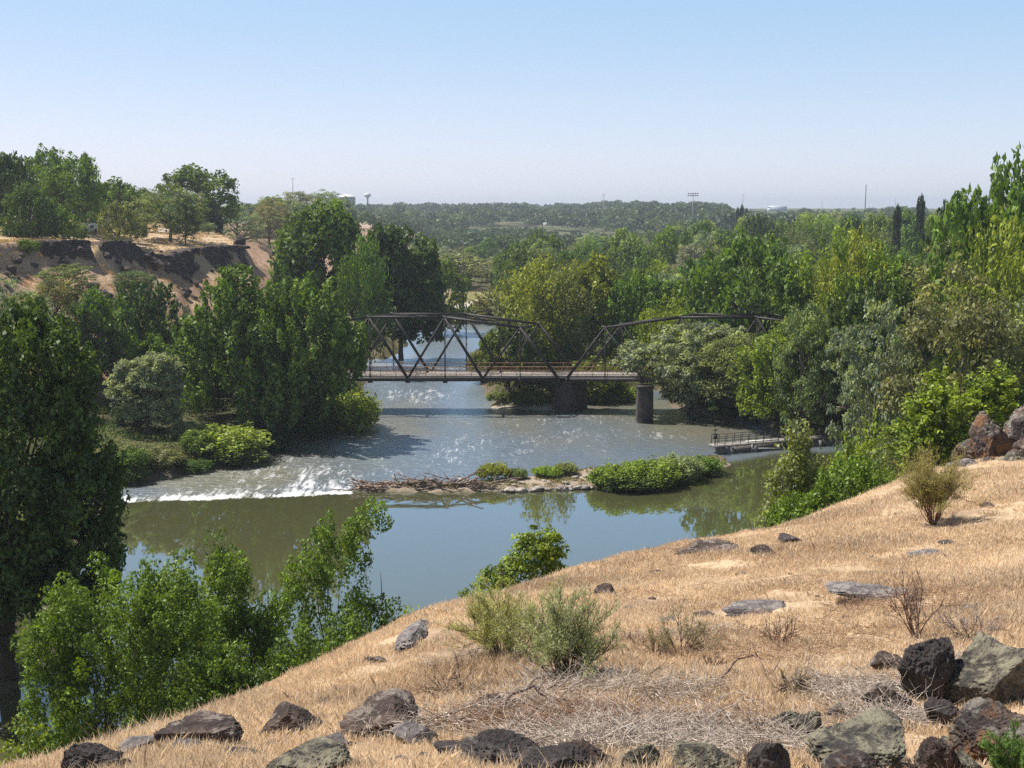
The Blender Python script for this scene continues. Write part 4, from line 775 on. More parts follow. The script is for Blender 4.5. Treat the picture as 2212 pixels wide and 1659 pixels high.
def lathe(A, prof, k=24, c=(0, 0, 0)):
    a = np.arange(k)*2*math.pi/k; V = np.array([[c[0]+r_*math.cos(x), c[1]+r_*math.sin(x), c[2]+z] for r_, z in prof for x in a]); F = []
    for i in range(len(prof)-1): F += [[i*k+j, i*k+(j+1) % k, (i+1)*k+(j+1) % k, (i+1)*k+j] for j in range(k)]
    A.add(V, F)
q = P(750, 419, 1450); g = h1(q[0], q[1]); H = q[2]-g; t_ = empty("storage_tank", (q[0], q[1], g), "big pale cylindrical tank with a white cone roof on the far skyline", "tank")
A = Acc(); lathe(A, [(9.7, -1), (9.7, H-3.9), (9.9, H-3.9), (9.9, H-3.4)]); o = A.build("tank_wall", M_WALL, t_); o.color = (.42, .46, .48, 1)
A = Acc(); lathe(A, [(10.1, H-3.4), (9.9, H-3.2), (5, H-1.2), (.6, H-.1), (.01, H)]); A.build("cone_roof", M_WHITE, t_)
q = P(794, 417, 1450); g = h1(q[0], q[1]); H = q[2]-g; t_ = empty("water_tower", (q[0], q[1], g), "small water tower with a bulb on a single stem right of the big tank", "water tower")
A = Acc(); lathe(A, [(2.2, -1), (1.1, 3), (.9, H-6.5), (1.4, H-5.5)], 12); A.build("stem", M_GREYPOLE, t_)
A = Acc(); lathe(A, [(1.2, H-5.6), (3.6, H-4.2), (4.3, H-2.4), (3.6, H-.9), (1.6, H-.1), (.01, H)], 16); A.build("bulb", M_WHITE, t_)
def house(px, py, Y, w_, d_, hgt, wall, roof, label, rise=1.6, rz=0.1, name="house", lift=0):
    q = P(px, py, Y); g = max(h1(q[0], q[1]), q[2]) if lift else h1(q[0], q[1]); o = empty(name, (q[0], q[1], g), label, "house" if name == "house" else name.replace("_", " "), None, rz)
    A = Acc(); A.box((0, 0, hgt/2-.6), (w_, d_, hgt+1.2)); b = A.build("wall", M_WALL, o); b.color = (*wall, 1)
    A = Acc(); e = .5; V = [(-w_/2-e, -d_/2-e, hgt+.01), (w_/2+e, -d_/2-e, hgt+.01), (w_/2+e, d_/2+e, hgt+.01), (-w_/2-e, d_/2+e, hgt+.01), (-w_/2-e, 0, hgt+rise), (w_/2+e, 0, hgt+rise)]
    A.add(V, [[0, 1, 5, 4], [2, 3, 4, 5]], [[0, 4, 3], [1, 2, 5]], [[0, 3, 2, 1]]); r_ = A.build("roof", M_ROOF, o); r_.color = (*roof, 1)
    for i in range(max(1, int(w_/4))):
        x = -w_/2+w_*(i+.5)/max(1, int(w_/4)); A = Acc(); A.box((x, -d_/2-.01, hgt*.55), (1.2, .1, 1.1)); wdw = A.build("window", M_GLASS, o)
        A = Acc()
        for dz in (-.6, .6): A.box((x, -d_/2-.03, hgt*.55+dz), (1.4, .12, .1))
        A.build("window_frame", M_WHITE, wdw)
    return o
house(769, 466, 1120, 17, 9, 3.6, (.30, .22, .20), (.30, .22, .2), "low reddish building among far trees below the white tank")
house(1192, 480, 1150, 15, 9, 3.4, (.75, .75, .76), (.85, .86, .88), "long white roofed shed, brightest building in the far valley", 1.8)
house(1156, 478, 1260, 18, 9, 3.4, (.45, .45, .44), (.42, .42, .43), "grey roofed house left of the bright white shed")
house(1310, 476, 1300, 12, 8, 3.0, (.6, .58, .55), (.36, .37, .42), "small bluish roofed house in the far trees right of the white shed")
house(1331, 472, 1360, 9, 8, 3.0, (.8, .8, .8), (.8, .8, .8), "small white house at the far right of the distant houses")
house(1678, 462, 1500, 22, 10, 4.5, (.6, .66, .72), (.7, .74, .8), "pale blue white hall on the distant flat skyline", lift=1)
# on the left bluff: white trailer and shed
q = hit(200, 503); tr = empty("camper_trailer", q, "white low trailer parked under trees on the left bluff", "trailer", None, .1)
A = Acc(); A.box((0, 0, 1.05), (5.2, 2.2, 1.2)); A.box((0, 0, 1.7), (4.6, 2.0, .12)); A.build("body", M_WHITE, tr)
for x in (-1.0, 1.0):
    A = Acc(); A.segs([(x, -1.12, .38)], [(x, -.9, .38)], .38, .38, 16); A.build("wheel", M_PIER, tr)
for x in (-1.6, .2, 1.7):
    A = Acc(); A.box((x, -1.12, 1.2), (.7, .05, .4)); A.build("window", M_GLASS, tr)
A = Acc(); A.beam((-2.6, 0, .6), (-3.8, 0, .45), .1, .1); A.build("tow_bar", M_STEEL, tr)
q = hit(188, 492); sh = house(205, 470, q[1]+14, 6, 5, 2.9, (.35, .27, .2), (.5, .48, .46), "small shed with a pale roof behind the white trailer", name="garden_shed")
# white rail fence under the slope
q0 = G(352, 700, 3.2); q1 = G(392, 703, 3.2); fe = empty("rail_fence", (q0+q1)/2, "short white rail fence at the foot of the bare slope", "fence"); fe.location.z = 0
for i in range(4):
    a = q0+(q1-q0)*i/3; A = Acc(); g = h1(a[0], a[1]); A.segs([(a[0], a[1], g-.2)], [(a[0], a[1], g+1.3)], .09, .08, 8); o = A.build("post", M_WHITE, fe); o.matrix_parent_inverse = __import__("mathutils").Matrix.Translation(-Vector(fe.location))
for z in (.55, 1.1):
    A = Acc(); a = q0.copy(); b = q1.copy(); a[2] = h1(a[0], a[1])+z; b[2] = h1(b[0], b[1])+z; A.beam(a+[0, -.1, 0], b+[0, -.1, 0], .06, .14); o = A.build("rail", M_WHITE, fe); o.matrix_parent_inverse = __import__("mathutils").Matrix.Translation(-Vector(fe.location))

# ---------------------------------------------------------------- rocks
def ico(sub):
    bm = bmesh.new(); bmesh.ops.create_icosphere(bm, subdivisions=sub, radius=1); V = np.array([v.co[:] for v in bm.verts]); F = np.array([[v.index for v in f.verts] for f in bm.faces]); bm.free(); return V, F
ICO = {k: ico(k) for k in (3, 4, 5, 6, 7)}
def rock_mesh(name, size, seed, sub=5, facets=11, rough=.07, peak=None, sharp=1.0):
    r = np.random.default_rng(seed); U, F = ICO[sub]; N = norm(r.normal(size=(facets, 3))); D = r.uniform(.62, 1.0, facets)
    if peak is not None: N = np.r_[N, norm(np.array(peak, float))]; D = np.r_[D, [.55]*len(peak)]
    dot = U @ N.T; t = np.where(dot > .08, D/np.maximum(dot, .08), 9); rad = np.minimum(t.min(1), 1.25); V = U*rad[:, None]
    o = seed*3.7; n_ = fbm(V[:, 0]*2.3+o, V[:, 1]*2.3, V[:, 2]*2.3, 5); n2 = np.abs(fbm(V[:, 0]*5+o, V[:, 1]*5, V[:, 2]*5+3, 4)); n3 = np.abs(fbm(V[:, 0]*11+o, V[:, 1]*11, V[:, 2]*11+5, 3)); V = V*(1+rough*1.7*n_-rough*1.8*n2-rough*.8*n3)[:, None]
    V = V*(1+rough*.35*fbm(V[:, 0]*22+o, V[:, 1]*22, V[:, 2]*22, 2))[:, None]; V = V/np.abs(V).max(0)*np.array(size)/2; return np_mesh(name, V, [F], False)
def rock_px(x0, x1, y0, y1, kind, label, seed, sub=6, sink=.34, facets=11, rough=.07, deep=.9, rz=0, tilt=0, peak=None, yb=None, Y=None, name="rock", group=None, flat=1.0):
    c = hit((x0+x1)/2, y1 if yb is None else yb) if Y is None else P((x0+x1)/2, y1, Y); w_ = (x1-x0)/FPX*c[1]*1.2; d_ = min(w_*deep, (y1-y0)/FPX*c[1]*1.8+w_*.3); h_ = max(zat(y0+4, c[1]+d_*.35)-c[2], .04)*flat; hh = h_/(1-sink)
    o = link(name, rock_mesh(name, (w_, d_, hh), seed, sub, facets, rough, peak), MR[kind]); o.location = (c[0], c[1]+d_*.3, c[2]+hh*(.5-sink)); o.rotation_euler = (tilt, 0, rz); return tag(o, label, "rock", group)
RK = [  # x0, x1, y0, y1, material, seed, label, extra
 (124, 246, 1588, 1690, 'dark', 1, "rounded black boulder at the bottom left under the boxelder thicket", dict(sub=7, rough=.09)),
 (236, 290, 1626, 1680, 'brown', 2, "small brown rock right against the rounded black boulder", dict()),
 (250, 335, 1590, 1632, 'grey', 3, "grey slab sloping down between the black boulder and the long block", dict(flat=1.1)),
 (322, 500, 1546, 1622, 'brown', 4, "long blocky brown rock ledge with a flat dark top, lower left", dict(sub=7, rough=.10, facets=9, peak=[(0, 0, 1), (.05, -1, .1)])),
 (358, 428, 1592, 1632, 'grey', 5, "thin grey slab leaning below the long blocky ledge", dict(flat=.9)),
 (547, 684, 1508, 1592, 'brown', 6, "pointed brown boulder standing alone in the dry grass with a pale top face", dict(sub=7, peak=[(-.75, -.2, .75), (.7, -.1, .6), (0, -1, .25)])),
 (549, 740, 1604, 1690, 'lichen', 7, "large grey speckled boulder cut by the bottom edge, left of centre", dict(sub=7)),
 (672, 748, 1580, 1624, 'grey', 8, "small grey slab leaning toward the pyramid shaped rock", dict()),
 (738, 934, 1505, 1592, 'brown', 9, "pyramid shaped rock with a pale left face and dark overhung front", dict(sub=7, peak=[(-.6, -.25, .8), (.75, -.2, .6), (0, -1, -.1)])),
 (845, 940, 1560, 1604, 'grey', 10, "smooth bluish slate slab at the foot of the pyramid shaped rock", dict(facets=6, rough=.03)),
 (936, 1020, 1598, 1634, 'dark', 11, "low dark stone left of the crusty bottom ledge", dict()),
 (980, 1190, 1560, 1672, 'dark', 12, "crusty dark ledge rising to a point at the bottom centre", dict(sub=7, rough=.11, peak=[(.6, -.2, .7), (-.9, -.2, .3)])),
 (1130, 1330, 1606, 1700, 'dark', 13, "low crusty dark rock continuing right of the pointed ledge", dict(sub=7, rough=.11)),
 (1440, 1600, 1590, 1680, 'lichen', 14, "greenish lichen rock half buried in grey twigs at the bottom", dict(sub=7, rough=.1)),
 (1665, 1738, 1524, 1584, 'lichen', 15, "small knobbly lichen rock left of the paired grey rocks", dict()),
 (1704, 1800, 1536, 1606, 'lichen', 16, "grey lichen rock wedged between the knobbly rock and the dark fragment", dict(sub=7)),
 (1785, 1838, 1514, 1560, 'dark', 17, "dark fragment above the large mossy boulder", dict()),
 (1772, 2030, 1534, 1672, 'lichen', 18, "large mossy lichen boulder low on the right", dict(sub=7, rough=.09, peak=[(0, -.2, 1)])),
 (1790, 1905, 1622, 1690, 'rust', 19, "orange stained rock under the large mossy boulder", dict()),
 (1952, 2092, 1364, 1512, 'dark', 20, "tall near-black block left of the big pale lichen rock", dict(sub=7, facets=9, rough=.08)),
 (2060, 2260, 1355, 1520, 'lichen', 21, "big pale lichen rock at the right edge, tallest of the near rocks", dict(sub=7, rough=.08, peak=[(-.5, -.3, .8)])),
 (2064, 2290, 1488, 1650, 'rust', 22, "large orange rust stained rock at the lower right corner", dict(sub=7, rough=.1)),
 (1888, 1956, 1398, 1454, 'brown', 23, "small brown knob of rock alone left of the near-black block", dict()),
 (2052, 2126, 1626, 1680, 'lichen', 24, "small pale rock at the bottom right corner", dict()),
 (1470, 1606, 1160, 1196, 'brown', 25, "flat brown rock cropping out on the brow of the hill above the pool", dict(flat=0.7, rough=.12, sink=.4)),
 (1626, 1676, 1174, 1204, 'brown', 26, "small round brown stone on the hill brow below the dark stone", dict()),
 (1680, 1736, 1148, 1174, 'dark', 27, "small dark stone on the hill brow", dict()),
 (1566, 1702, 1288, 1326, 'grey', 28, "flat weathered slab in the dry grass, middle of the slope", dict(flat=0.6, sink=.45, rough=.1)),
 (1785, 1995, 1246, 1296, 'grey', 29, "long flat purplish outcrop in the grass on the right slope", dict(flat=0.5, sink=.5, rough=.12, sub=6)),
 (1972, 2064, 1180, 1204, 'grey', 30, "flat pale lichen slab high on the right slope", dict(flat=0.7, sink=.5)),
 (2026, 2064, 1162, 1176, 'dark', 31, "tiny dark stone high on the right slope", dict()),
 (1286, 1340, 1256, 1290, 'brown', 32, "small buried brown stone above the green broom bushes", dict(sink=.4)),
 (1095, 1170, 1462, 1490, 'brown', 34, "tiny brown stone in the grass below the twin broom bushes", dict(sink=.5)),
 (1420, 1470, 1328, 1346, 'grey', 35, "small half buried stone left of the thin green broom", dict(sink=.5)),
]
RK += [(1875, 1985, 1476, 1556, 'brown', 61, "jagged brown rock between the near-black block and the large mossy boulder", dict(sub=7, rough=.1)), (2004, 2084, 1494, 1580, 'dark', 62, "dark angular rock wedged below the near-black block", dict(sub=6, rough=.1)),
       (1996, 2096, 1566, 1690, 'brown', 63, "brown split rock right of the large mossy boulder", dict(sub=7, rough=.1)), (1200, 1330, 1588, 1690, 'brown', 64, "brown broken rock at the bottom, right of the crusty pointed ledge", dict(sub=6, rough=.1)), (1596, 1706, 1586, 1690, 'dark', 65, "dark broken rock at the bottom, left of the large mossy boulder", dict(sub=6, rough=.1)),
       (1340, 1440, 1604, 1690, 'lichen', 66, "grey lichened rock low at the bottom centre, amid the twigs", dict(sub=6, rough=.1))]
rk = np.random.default_rng(31)
for i in range(34):
    x = [rk.uniform(120, 1000), rk.uniform(1000, 1700), rk.uniform(1650, 2200), rk.uniform(1850, 2200)][i % 4]; y = rk.uniform(1600, 1690) if i % 4 < 3 else rk.uniform(1480, 1640); w2 = rk.uniform(28, 90); kd = ['dark', 'brown', 'lichen', 'rust', 'brown', 'lichen'][int(rk.integers(6))]
    if i % 4 == 0: y = rk.uniform(1635, 1690)
    ad = dict(dark="dark", brown="brown", lichen="greenish lichened", rust="rust stained")[kd]; sd = "left" if x < 800 else ("middle" if x < 1600 else "right")
    RK.append((x-w2/2, x+w2/2, y-w2*.42, y, kd, 500+i, f"small {ad} broken rock among the bigger ones along the bottom, {sd} part", dict(sub=5, facets=9, group="broken rocks along the bottom edge", rz=rk.uniform(0, 3))))
for x0, x1, y0, y1, k, sd_, lab, ex in RK: rock_px(x0, x1, y0, y1, k, lab, sd_, **ex)
a_ = hit(868, 1414); b_ = hit(928, 1352); L_ = np.linalg.norm((b_-a_)[:2]); o = link("rock", rock_mesh("rock", (L_*1.05, .42, .34), 33, 6, 9, .06), MR['grey']); o.location = (a_+b_)/2+np.array([0, 0, .03]); o.rotation_euler = (0, -math.atan2(b_[2]-a_[2], L_), math.atan2(b_[1]-a_[1], b_[0]-a_[0])); tag(o, "thin stone ledge tilted along the hill edge above the shrubs", "rock")
# right-hand outcrop
for x0, x1, y0, y1, k, sd_, lab, Y in [(2035, 2112, 992, 1040, 'grey', 51, "pale smooth slab leaning at the foot of the rust coloured outcrop", 34), (2048, 2100, 968, 1012, 'brown', 52, "small brown block above the pale smooth slab", 36), (2095, 2190, 900, 1030, 'rust', 53, "rust orange lichened block, left face of the outcrop at the right edge", 36),
        (2125, 2180, 930, 975, 'brown', 57, "jagged brown block resting against the highest block of the outcrop", 37), (2185, 2240, 905, 960, 'dark', 58, "dark cracked block near the top of the outcrop", 35.5), (2070, 2130, 945, 990, 'rust', 59, "orange streaked wedge at the left shoulder of the outcrop", 37),
        (2160, 2212, 975, 1012, 'lichen', 60, "pale lichened block low in the outcrop at the right edge", 33.5), (2150, 2290, 868, 1020, 'rust', 54, "highest dark and orange block of the outcrop at the right edge", 38), (2170, 2300, 950, 1030, 'brown', 55, "lower brown block of the outcrop at the right edge", 34), (2110, 2170, 985, 1042, 'dark', 56, "dark angular block under the rust orange one in the outcrop", 34)]:
    c = P((x0+x1)/2, (y0+y1)/2, Y+1.2); w_ = (x1-x0)/FPX*Y*1.15; h_ = (y1-y0)/FPX*Y*1.25; o = link("rock", rock_mesh("rock", (w_, w_*.95, h_), sd_, 6, 12, .10), MR[k]); o.location = c; tag(o, lab, "rock")
# cliffs of the left bluff: fluted basalt walls standing at the plateau edge
def cliff(px0, px1, hgt, label, seed):
    pts = [p for p in B1_PX]; xs = np.array([p[0] for p in pts[:11]]); ys = np.array([p[1] for p in pts[:11]]); Ys = np.array([p[2] for p in pts[:11]]); n_ = 90
    t = np.linspace(0, 1, n_); px = px0+(px1-px0)*t; ln = np.array([P(a, np.interp(a, xs, ys), np.interp(a, xs, Ys)) for a in px]); m_ = 26; V = np.zeros((n_, m_+5, 3)); dr = norm(np.gradient(ln, axis=0)[:, :2]); no = np.stack([dr[:, 1], -dr[:, 0]], -1)
    s = np.r_[0, np.cumsum(np.linalg.norm(np.diff(ln[:, :2], axis=0), axis=1))]; edge = sm(np.minimum(t, 1-t)/.10)
    hh = hgt*(.55+.45*edge)*(1+.25*fbm(s/3+seed, s*0))
    for j in range(m_):
        z = j/(m_-1); col = (np.abs(fbm(s/0.9+seed, s*0+z*.6, o=3))*1.5+fbm(s/3.2+seed, s*0+z*2.2, o=4)*1.3+(1-z)**1.5*1.5+.5)*(.3+.7*edge)
        q = ln[:, :2]+no*(col)[:, None]; V[:, j] = np.c_[q, ln[:, 2]+.35*edge+.3*fbm(s/1.1+seed, s*0)-hh*(1-z)*1.05]
    for j in range(5):
        V[:, m_+j] = np.c_[ln[:, :2]-no*(.4+j*1.2), ln[:, 2]+.35*edge*(1-j/4)+.15*fbm(s/1.5, s*0+j)-(.5*(j == 4))]
    i = np.arange(n_*(m_+5)).reshape(n_, m_+5); F = np.stack([i[:-1, :-1], i[1:, :-1], i[1:, 1:], i[:-1, 1:]], -1).reshape(-1, 4)
    return tag(link("basalt_cliff", np_mesh("basalt_cliff", V.reshape(-1, 3), [F], False), MR['cliff']), label, "cliff")
cliff(74, 196, 6.4, "tall dark basalt cliff, leftmost on the bluff edge", 1); cliff(212, 292, 5.2, "dark basalt cliff between the two gullies on the bluff", 2); cliff(286, 345, 1.6, "low broken rock band right of the second cliff", 5)
cliff(340, 428, 4.8, "brown fluted basalt cliff under the round olive willow", 3); cliff(426, 530, 4.2, "long basalt cliff at the right tip of the bluff", 4)
q = P(520, 524, 236)
for i, (px, py, Y, w_, h_, lab) in enumerate([(518, 521, 235, 2.6, 3.2, "dark rock knob at the very tip of the bluff"), (12, 578, 150, 9, 2.6, "dark shaded rock at the left edge under the golden slope"), (240, 620, 170, 5, 2.2, "scattered dark boulder on the slope below the second cliff"), (205, 596, 174, 4, 2.4, "dark boulder at the foot of the leftmost cliff")]):
    c = P(px, py, Y); g = h1(c[0], c[1]); o = link("rock", rock_mesh("rock", (w_, w_*.7, h_), 70+i, 4, 10, .12), MR['cliff']); o.location = (c[0], c[1], g+h_*.2); tag(o, lab, "rock")

rk = np.random.default_rng(92); k_ = 0
while k_ < 60:
    px = rk.uniform(-20, 560); py = rk.uniform(540, 660); c = hit(px, py, 120, 420)
    if c[1] > 300 or c[2] < 4 or vnoise(px/60., py/30.) < .4: continue
    w_ = rk.uniform(.6, 2.4); o = link("slope_boulder", rock_mesh("slope_boulder", (w_, w_*.8, w_*.7), 600+k_, 3, 9, .12), MR['cliff']); o.location = (c[0], c[1], c[2]+w_*.1); tag(o, "dark boulder fallen on the slope below the bluff cliffs", "boulder", "boulders fallen below the cliffs"); k_ += 1
# ---------------------------------------------------------------- islet: driftwood, stones, shrubs
r = np.random.default_rng(71)
def stick(name, a, b, rad, label, cat, group=None, mat=M_LOG, col=(.38, .31, .25), bend=.06, forks=2, k=6):
    a = np.array(a, float); b = np.array(b, float); L = np.linalg.norm(b-a); A = Acc(); n_ = 7; t = np.linspace(0, 1, n_)[:, None]; off = r.normal(size=3)*L*bend; pts = (b-a)*t+np.sin(t*math.pi)*off+r.normal(size=(n_, 3))*L*.012
    A.tube(pts, rad*np.linspace(1, .45, n_), k)
    for i in range(forks):
        j = int(r.integers(2, n_-1)); d = norm(norm(b-a)+r.normal(size=3)*.7); e = pts[j]+d*L*r.uniform(.15, .35); m_ = (pts[j]+e)/2+r.normal(size=3)*L*.02; A.tube([pts[j], m_, e], [rad*.5, rad*.35, rad*.15], 5)
    o = A.build(name, mat); o.location = a; o.color = (*col, 1); return tag(o, label, cat, group)
for i in range(95):
    px = 772+275*r.random()**1.1; py = 1056-7*r.random()+2*r.random(); q = G(px, py, 0.15); L = r.uniform(1.2, 4.0); an = r.normal(0, .45)+(math.pi if r.random() < .5 else 0); e = q+np.array([math.cos(an)*L, math.sin(an)*L*.5, r.normal(.12, .16)*L]); q[2] = r.uniform(.12, .7)*min(1, (px-755)/70)
    c = r.uniform(.6, 1.15); stick("driftwood", q, e, r.uniform(.05, .15), "brown driftwood stick in the log jam at the left end of the islet", "driftwood", "driftwood of the log jam", col=(.30*c, .22*c, .17*c), forks=3)
q = G(992, 1035, .9); e = G(1038, 1052, .3); stick("driftwood", q, e, .17, "pale straight log leaning on the right end of the log jam", "driftwood", col=(.55, .47, .40), forks=0, bend=.01)
for i in range(34):
    px = r.uniform(1085, 1285); py = 1059-4*r.random() if r.random() < .6 else r.uniform(1030, 1056); py = min(py, np.interp(px, [1085, 1285], [1058, 1050])); q = G(px, py, .25); s_ = r.uniform(.35, 1.0)
    o = link("river_stone", rock_mesh("river_stone", (s_*1.4, s_, s_*.6), 300+i, 3, 9, .05), MR['pale' if r.random() < .7 else 'grey']); g = h1(q[0], q[1]); o.location = (q[0], q[1], max(g, .05)+s_*.1); o.rotation_euler = (0, 0, r.uniform(0, 6)); tag(o, "stone on the rocky shore in the middle of the islet", "stone", "stones of the islet shore")
for x0, x1, yt, yb, col, lab in [(1032, 1100, 986, 1040, 'lime', "yellow green bush at the left of the islet above the driftwood"), (1090, 1140, 1004, 1038, 'brown', "small brownish green bush on the islet"), (1150, 1215, 1000, 1034, 'lite', "small green bush on the islet left of the big thicket"), (1195, 1248, 990, 1030, 'olive', "thin bush on the islet beside the big thicket"),
        (1278, 1390, 975, 1052, 'lite', "left dense green bush of the islet thicket"), (1345, 1470, 965, 1046, 'lite', "middle bush of the islet thicket"), (1420, 1520, 955, 1034, 'grey', "tallest pale topped bush of the islet thicket"), (1480, 1568, 968, 1020, 'mid', "dark right end bush of the islet thicket"), (1300, 1440, 1000, 1050, 'mid', "low front bush of the islet thicket")]:
    q = G((x0+x1)/2, yb, .3); Hs = (yb-yt)/FPX*q[1]*1.05; g = max(h1(q[0], q[1]), .1); tree("shrub0", q[0], q[1]+.8, g-.1, Hs*.78, (x1-x0)/FPX*q[1]*1.05, col, lab, name="islet_bush", cat="bush")

# ---------------------------------------------------------------- dry brush on the hill
def twigs(A, base, spread, H, n, levels, rad, rr, upb=.8, kink=.12, tips=None):
    S, E, RA, RB = [], [], [], []
    def grow(p, d, L, rd, lv):
        k = 4
        for i in range(k):
            d = norm(d+rr.normal(size=3)*kink+np.array([0, 0, .05*upb])); q = p+d*L/k; S.append(p); E.append(q); RA.append(rd*(1-.16*i)); RB.append(rd*(1-.16*(i+1))); p = q
            if lv > 0 and i >= 1:
                for _ in range(2 if rr.random() < .6 else 1): grow(p, norm(d+rr.normal(size=3)*.42), L*rr.uniform(.4, .65), rd*.55, lv-1)
        if tips is not None: tips.append((p, d))
    for _ in range(n):
        a = rr.uniform(0, 6.28); s_ = spread*rr.random()**.6; d = norm(np.array([math.cos(a)*s_, math.sin(a)*s_, upb])); grow(np.array(base, float)+np.array([math.cos(a), math.sin(a), 0])*.04*H, d, H*rr.uniform(.65, 1.05), rad, levels)
    A.segs(np.array(S), np.array(E), np.array(RA), np.array(RB), 3)
def broom(x0, x1, y0, y1, label, col, seed, green=1.0, n=26, spread=.65, twigcol=(.16, .12, .09), leafL=.055, levels=2, name="broom_bush", cat="bush", need=26):
    c = hit((x0+x1)/2, y1); H = (y1-y0)/FPX*c[1]; W = (x1-x0)/FPX*c[1]; rr = np.random.default_rng(seed); A = Acc(); tips = []; twigs(A, (0, 0, -.02), W/H*spread, H*.80, n, levels, .009*max(1, H), rr, .75, .10, tips)
    o = empty(name, c, label, cat); t_ = A.build("stem", M_TWIG, o); t_.color = (*twigcol, 1)
    if green > 0:
        Tp = np.array([q[0] for q in tips]); Td = np.array([q[1] for q in tips]); kz = Tp[:, 2] > H*.40; Tp, Td = Tp[kz], Td[kz]; m_ = int(need*green); p = np.repeat(Tp, m_, 0); d = np.repeat(Td, m_, 0); p = p+rr.normal(size=p.shape)*H*.028-d*rr.random((len(p), 1))*H*.16+np.array([0, 0, .02*H])
        me = leaf_cloud("foliage", p, leafL*H*rr.uniform(.6, 1.4, len(p)), rr.normal(.5, .18, len(p)), None, .14, d+np.array([0, 0, .9])); f = link("foliage", me, M_FINE, o); f.color = (*col, 1)
    return o
broom(1008, 1160, 1282, 1425, "dense olive broom bush, left one of the pair in the middle of the slope", (.42, .42, .17), 1, 1.0, 32, .62)
broom(1138, 1300, 1308, 1482, "grey green broom bush with bare twigs on its right side, right one of the pair", (.38, .41, .22), 2, .9, 28, .58)
broom(1958, 2072, 1008, 1132, "round upright broom bush with reddish stems high on the right slope", (.34, .30, .12), 3, .8, 38, .52, twigcol=(.25, .14, .09))
broom(1400, 1545, 1318, 1420, "sparse pale green broom right of the bush pair", (.30, .29, .15), 4, .35, 12, .9, twigcol=(.28, .2, .15))
broom(1388, 1440, 1360, 1424, "wispy light broom left of the sparse pale one", (.36, .32, .15), 14, .5, 8, .6, twigcol=(.28, .2, .15))
broom(2150, 2240, 1596, 1700, "fresh green herb clump in the bottom right corner", (.13, .22, .06), 5, 1.4, 16, .6, leafL=.12)
broom(2035, 2102, 1112, 1142, "low dried brown bush beside the round upright broom", (.2, .13, .08), 6, 0, 14, 1.0, twigcol=(.20, .12, .08), name="dry_bush")
broom(920, 1085, 1418, 1512, "bare dead bush with long curved branches in front of the bush pair", (.2, .15, .1), 7, 0, 9, 1.1, twigcol=(.16, .11, .085), name="dead_bush")
broom(1930, 2030, 1242, 1378, "bare upright dead bush above the near-black block", (.2, .15, .1), 8, 0, 10, .7, twigcol=(.20, .13, .10), name="dead_bush")
broom(2010, 2180, 1295, 1372, "low greyish dead bush behind the big pale lichen rock", (.2, .15, .1), 9, 0, 16, 1.1, twigcol=(.32, .25, .21), name="dead_bush")
broom(1640, 1720, 1330, 1396, "small bare reddish bush in the middle of the slope", (.2, .15, .1), 10, 0, 10, .9, twigcol=(.24, .15, .11), name="dead_bush")
broom(1320, 1400, 1360, 1402, "low rusty dry bush right of the bush pair", (.2, .15, .1), 11, 0, 14, 1.1, twigcol=(.26, .17, .12), name="dead_bush")
broom(1680, 1740, 1448, 1500, "small dark twiggy bush above the knobbly lichen rock", (.2, .18, .1), 12, .3, 12, .8, twigcol=(.2, .15, .1), name="dead_bush")
broom(1510, 1570, 1400, 1440, "thin dry herb in the grass below the sparse broom", (.3, .2, .1), 13, .2, 8, .8, twigcol=(.3, .2, .14), name="dead_bush")
def branch(pts, rad, label, col, seed, lift=.12, group=None):
    q = np.array([hit(*p_) for p_ in pts]); n_ = len(q); arc = np.sin(np.linspace(0, math.pi, n_))*lift; q[:, 2] += arc+.02; A = Acc(); loc = q[0].copy(); q = q-loc; t = np.linspace(0, n_-1, 12); pts2 = np.stack([np.interp(t, np.arange(n_), q[:, i]) for i in range(3)], -1); rr = np.random.default_rng(seed); pts2 += rr.normal(size=pts2.shape)*.008
    A.tube(pts2, np.linspace(rad, rad*.3, 12), 5)
    for j in range(2, 11, 2): e = pts2[j]+norm(pts2[-1]-pts2[0]+rr.normal(size=3)*.5)*.22*rr.uniform(.6, 1.6)+np.array([0, 0, .05]); A.tube([pts2[j], (pts2[j]+e)/2+[0, 0, .03], e], [rad*.4, rad*.3, rad*.12], 4)
    o = A.build("dead_branch", M_TWIG); o.location = loc; o.color = (*col, 1); tag(o, label, "branch", group)
branch([(1055, 1572), (1105, 1545), (1160, 1530), (1200, 1536)], .016, "arched dark dead branch in the twigs below the bush pair", (.16, .11, .09), 1, .16)
branch([(1552, 1492), (1590, 1458), (1630, 1450), (1680, 1478)], .014, "arched brown dead branch in the grass right of centre", (.22, .14, .10), 2, .14)
branch([(1690, 1514), (1730, 1470), (1760, 1432)], .008, "pale straight stalk leaning in the grass", (.5, .40, .28), 3, .08)
branch([(1545, 1346), (1600, 1366), (1640, 1372)], .008, "pale thin stick beside the sparse pale green broom", (.5, .4, .3), 4, .05)
branch([(1580, 1530), (1610, 1570), (1625, 1600), (1660, 1620)], .011, "reddish bent twig standing over the grey twig mat", (.24, .15, .1), 5, .1)
branch([(1440, 1388), (1560, 1396), (1700, 1400), (1730, 1412)], .008, "long pale stick lying across the middle of the slope", (.42, .33, .25), 6, .04)
branch([(1270, 1650), (1320, 1600), (1370, 1570)], .010, "pale grey stick lying at the bottom centre", (.5, .42, .36), 7, .08)
rr = np.random.default_rng(77)
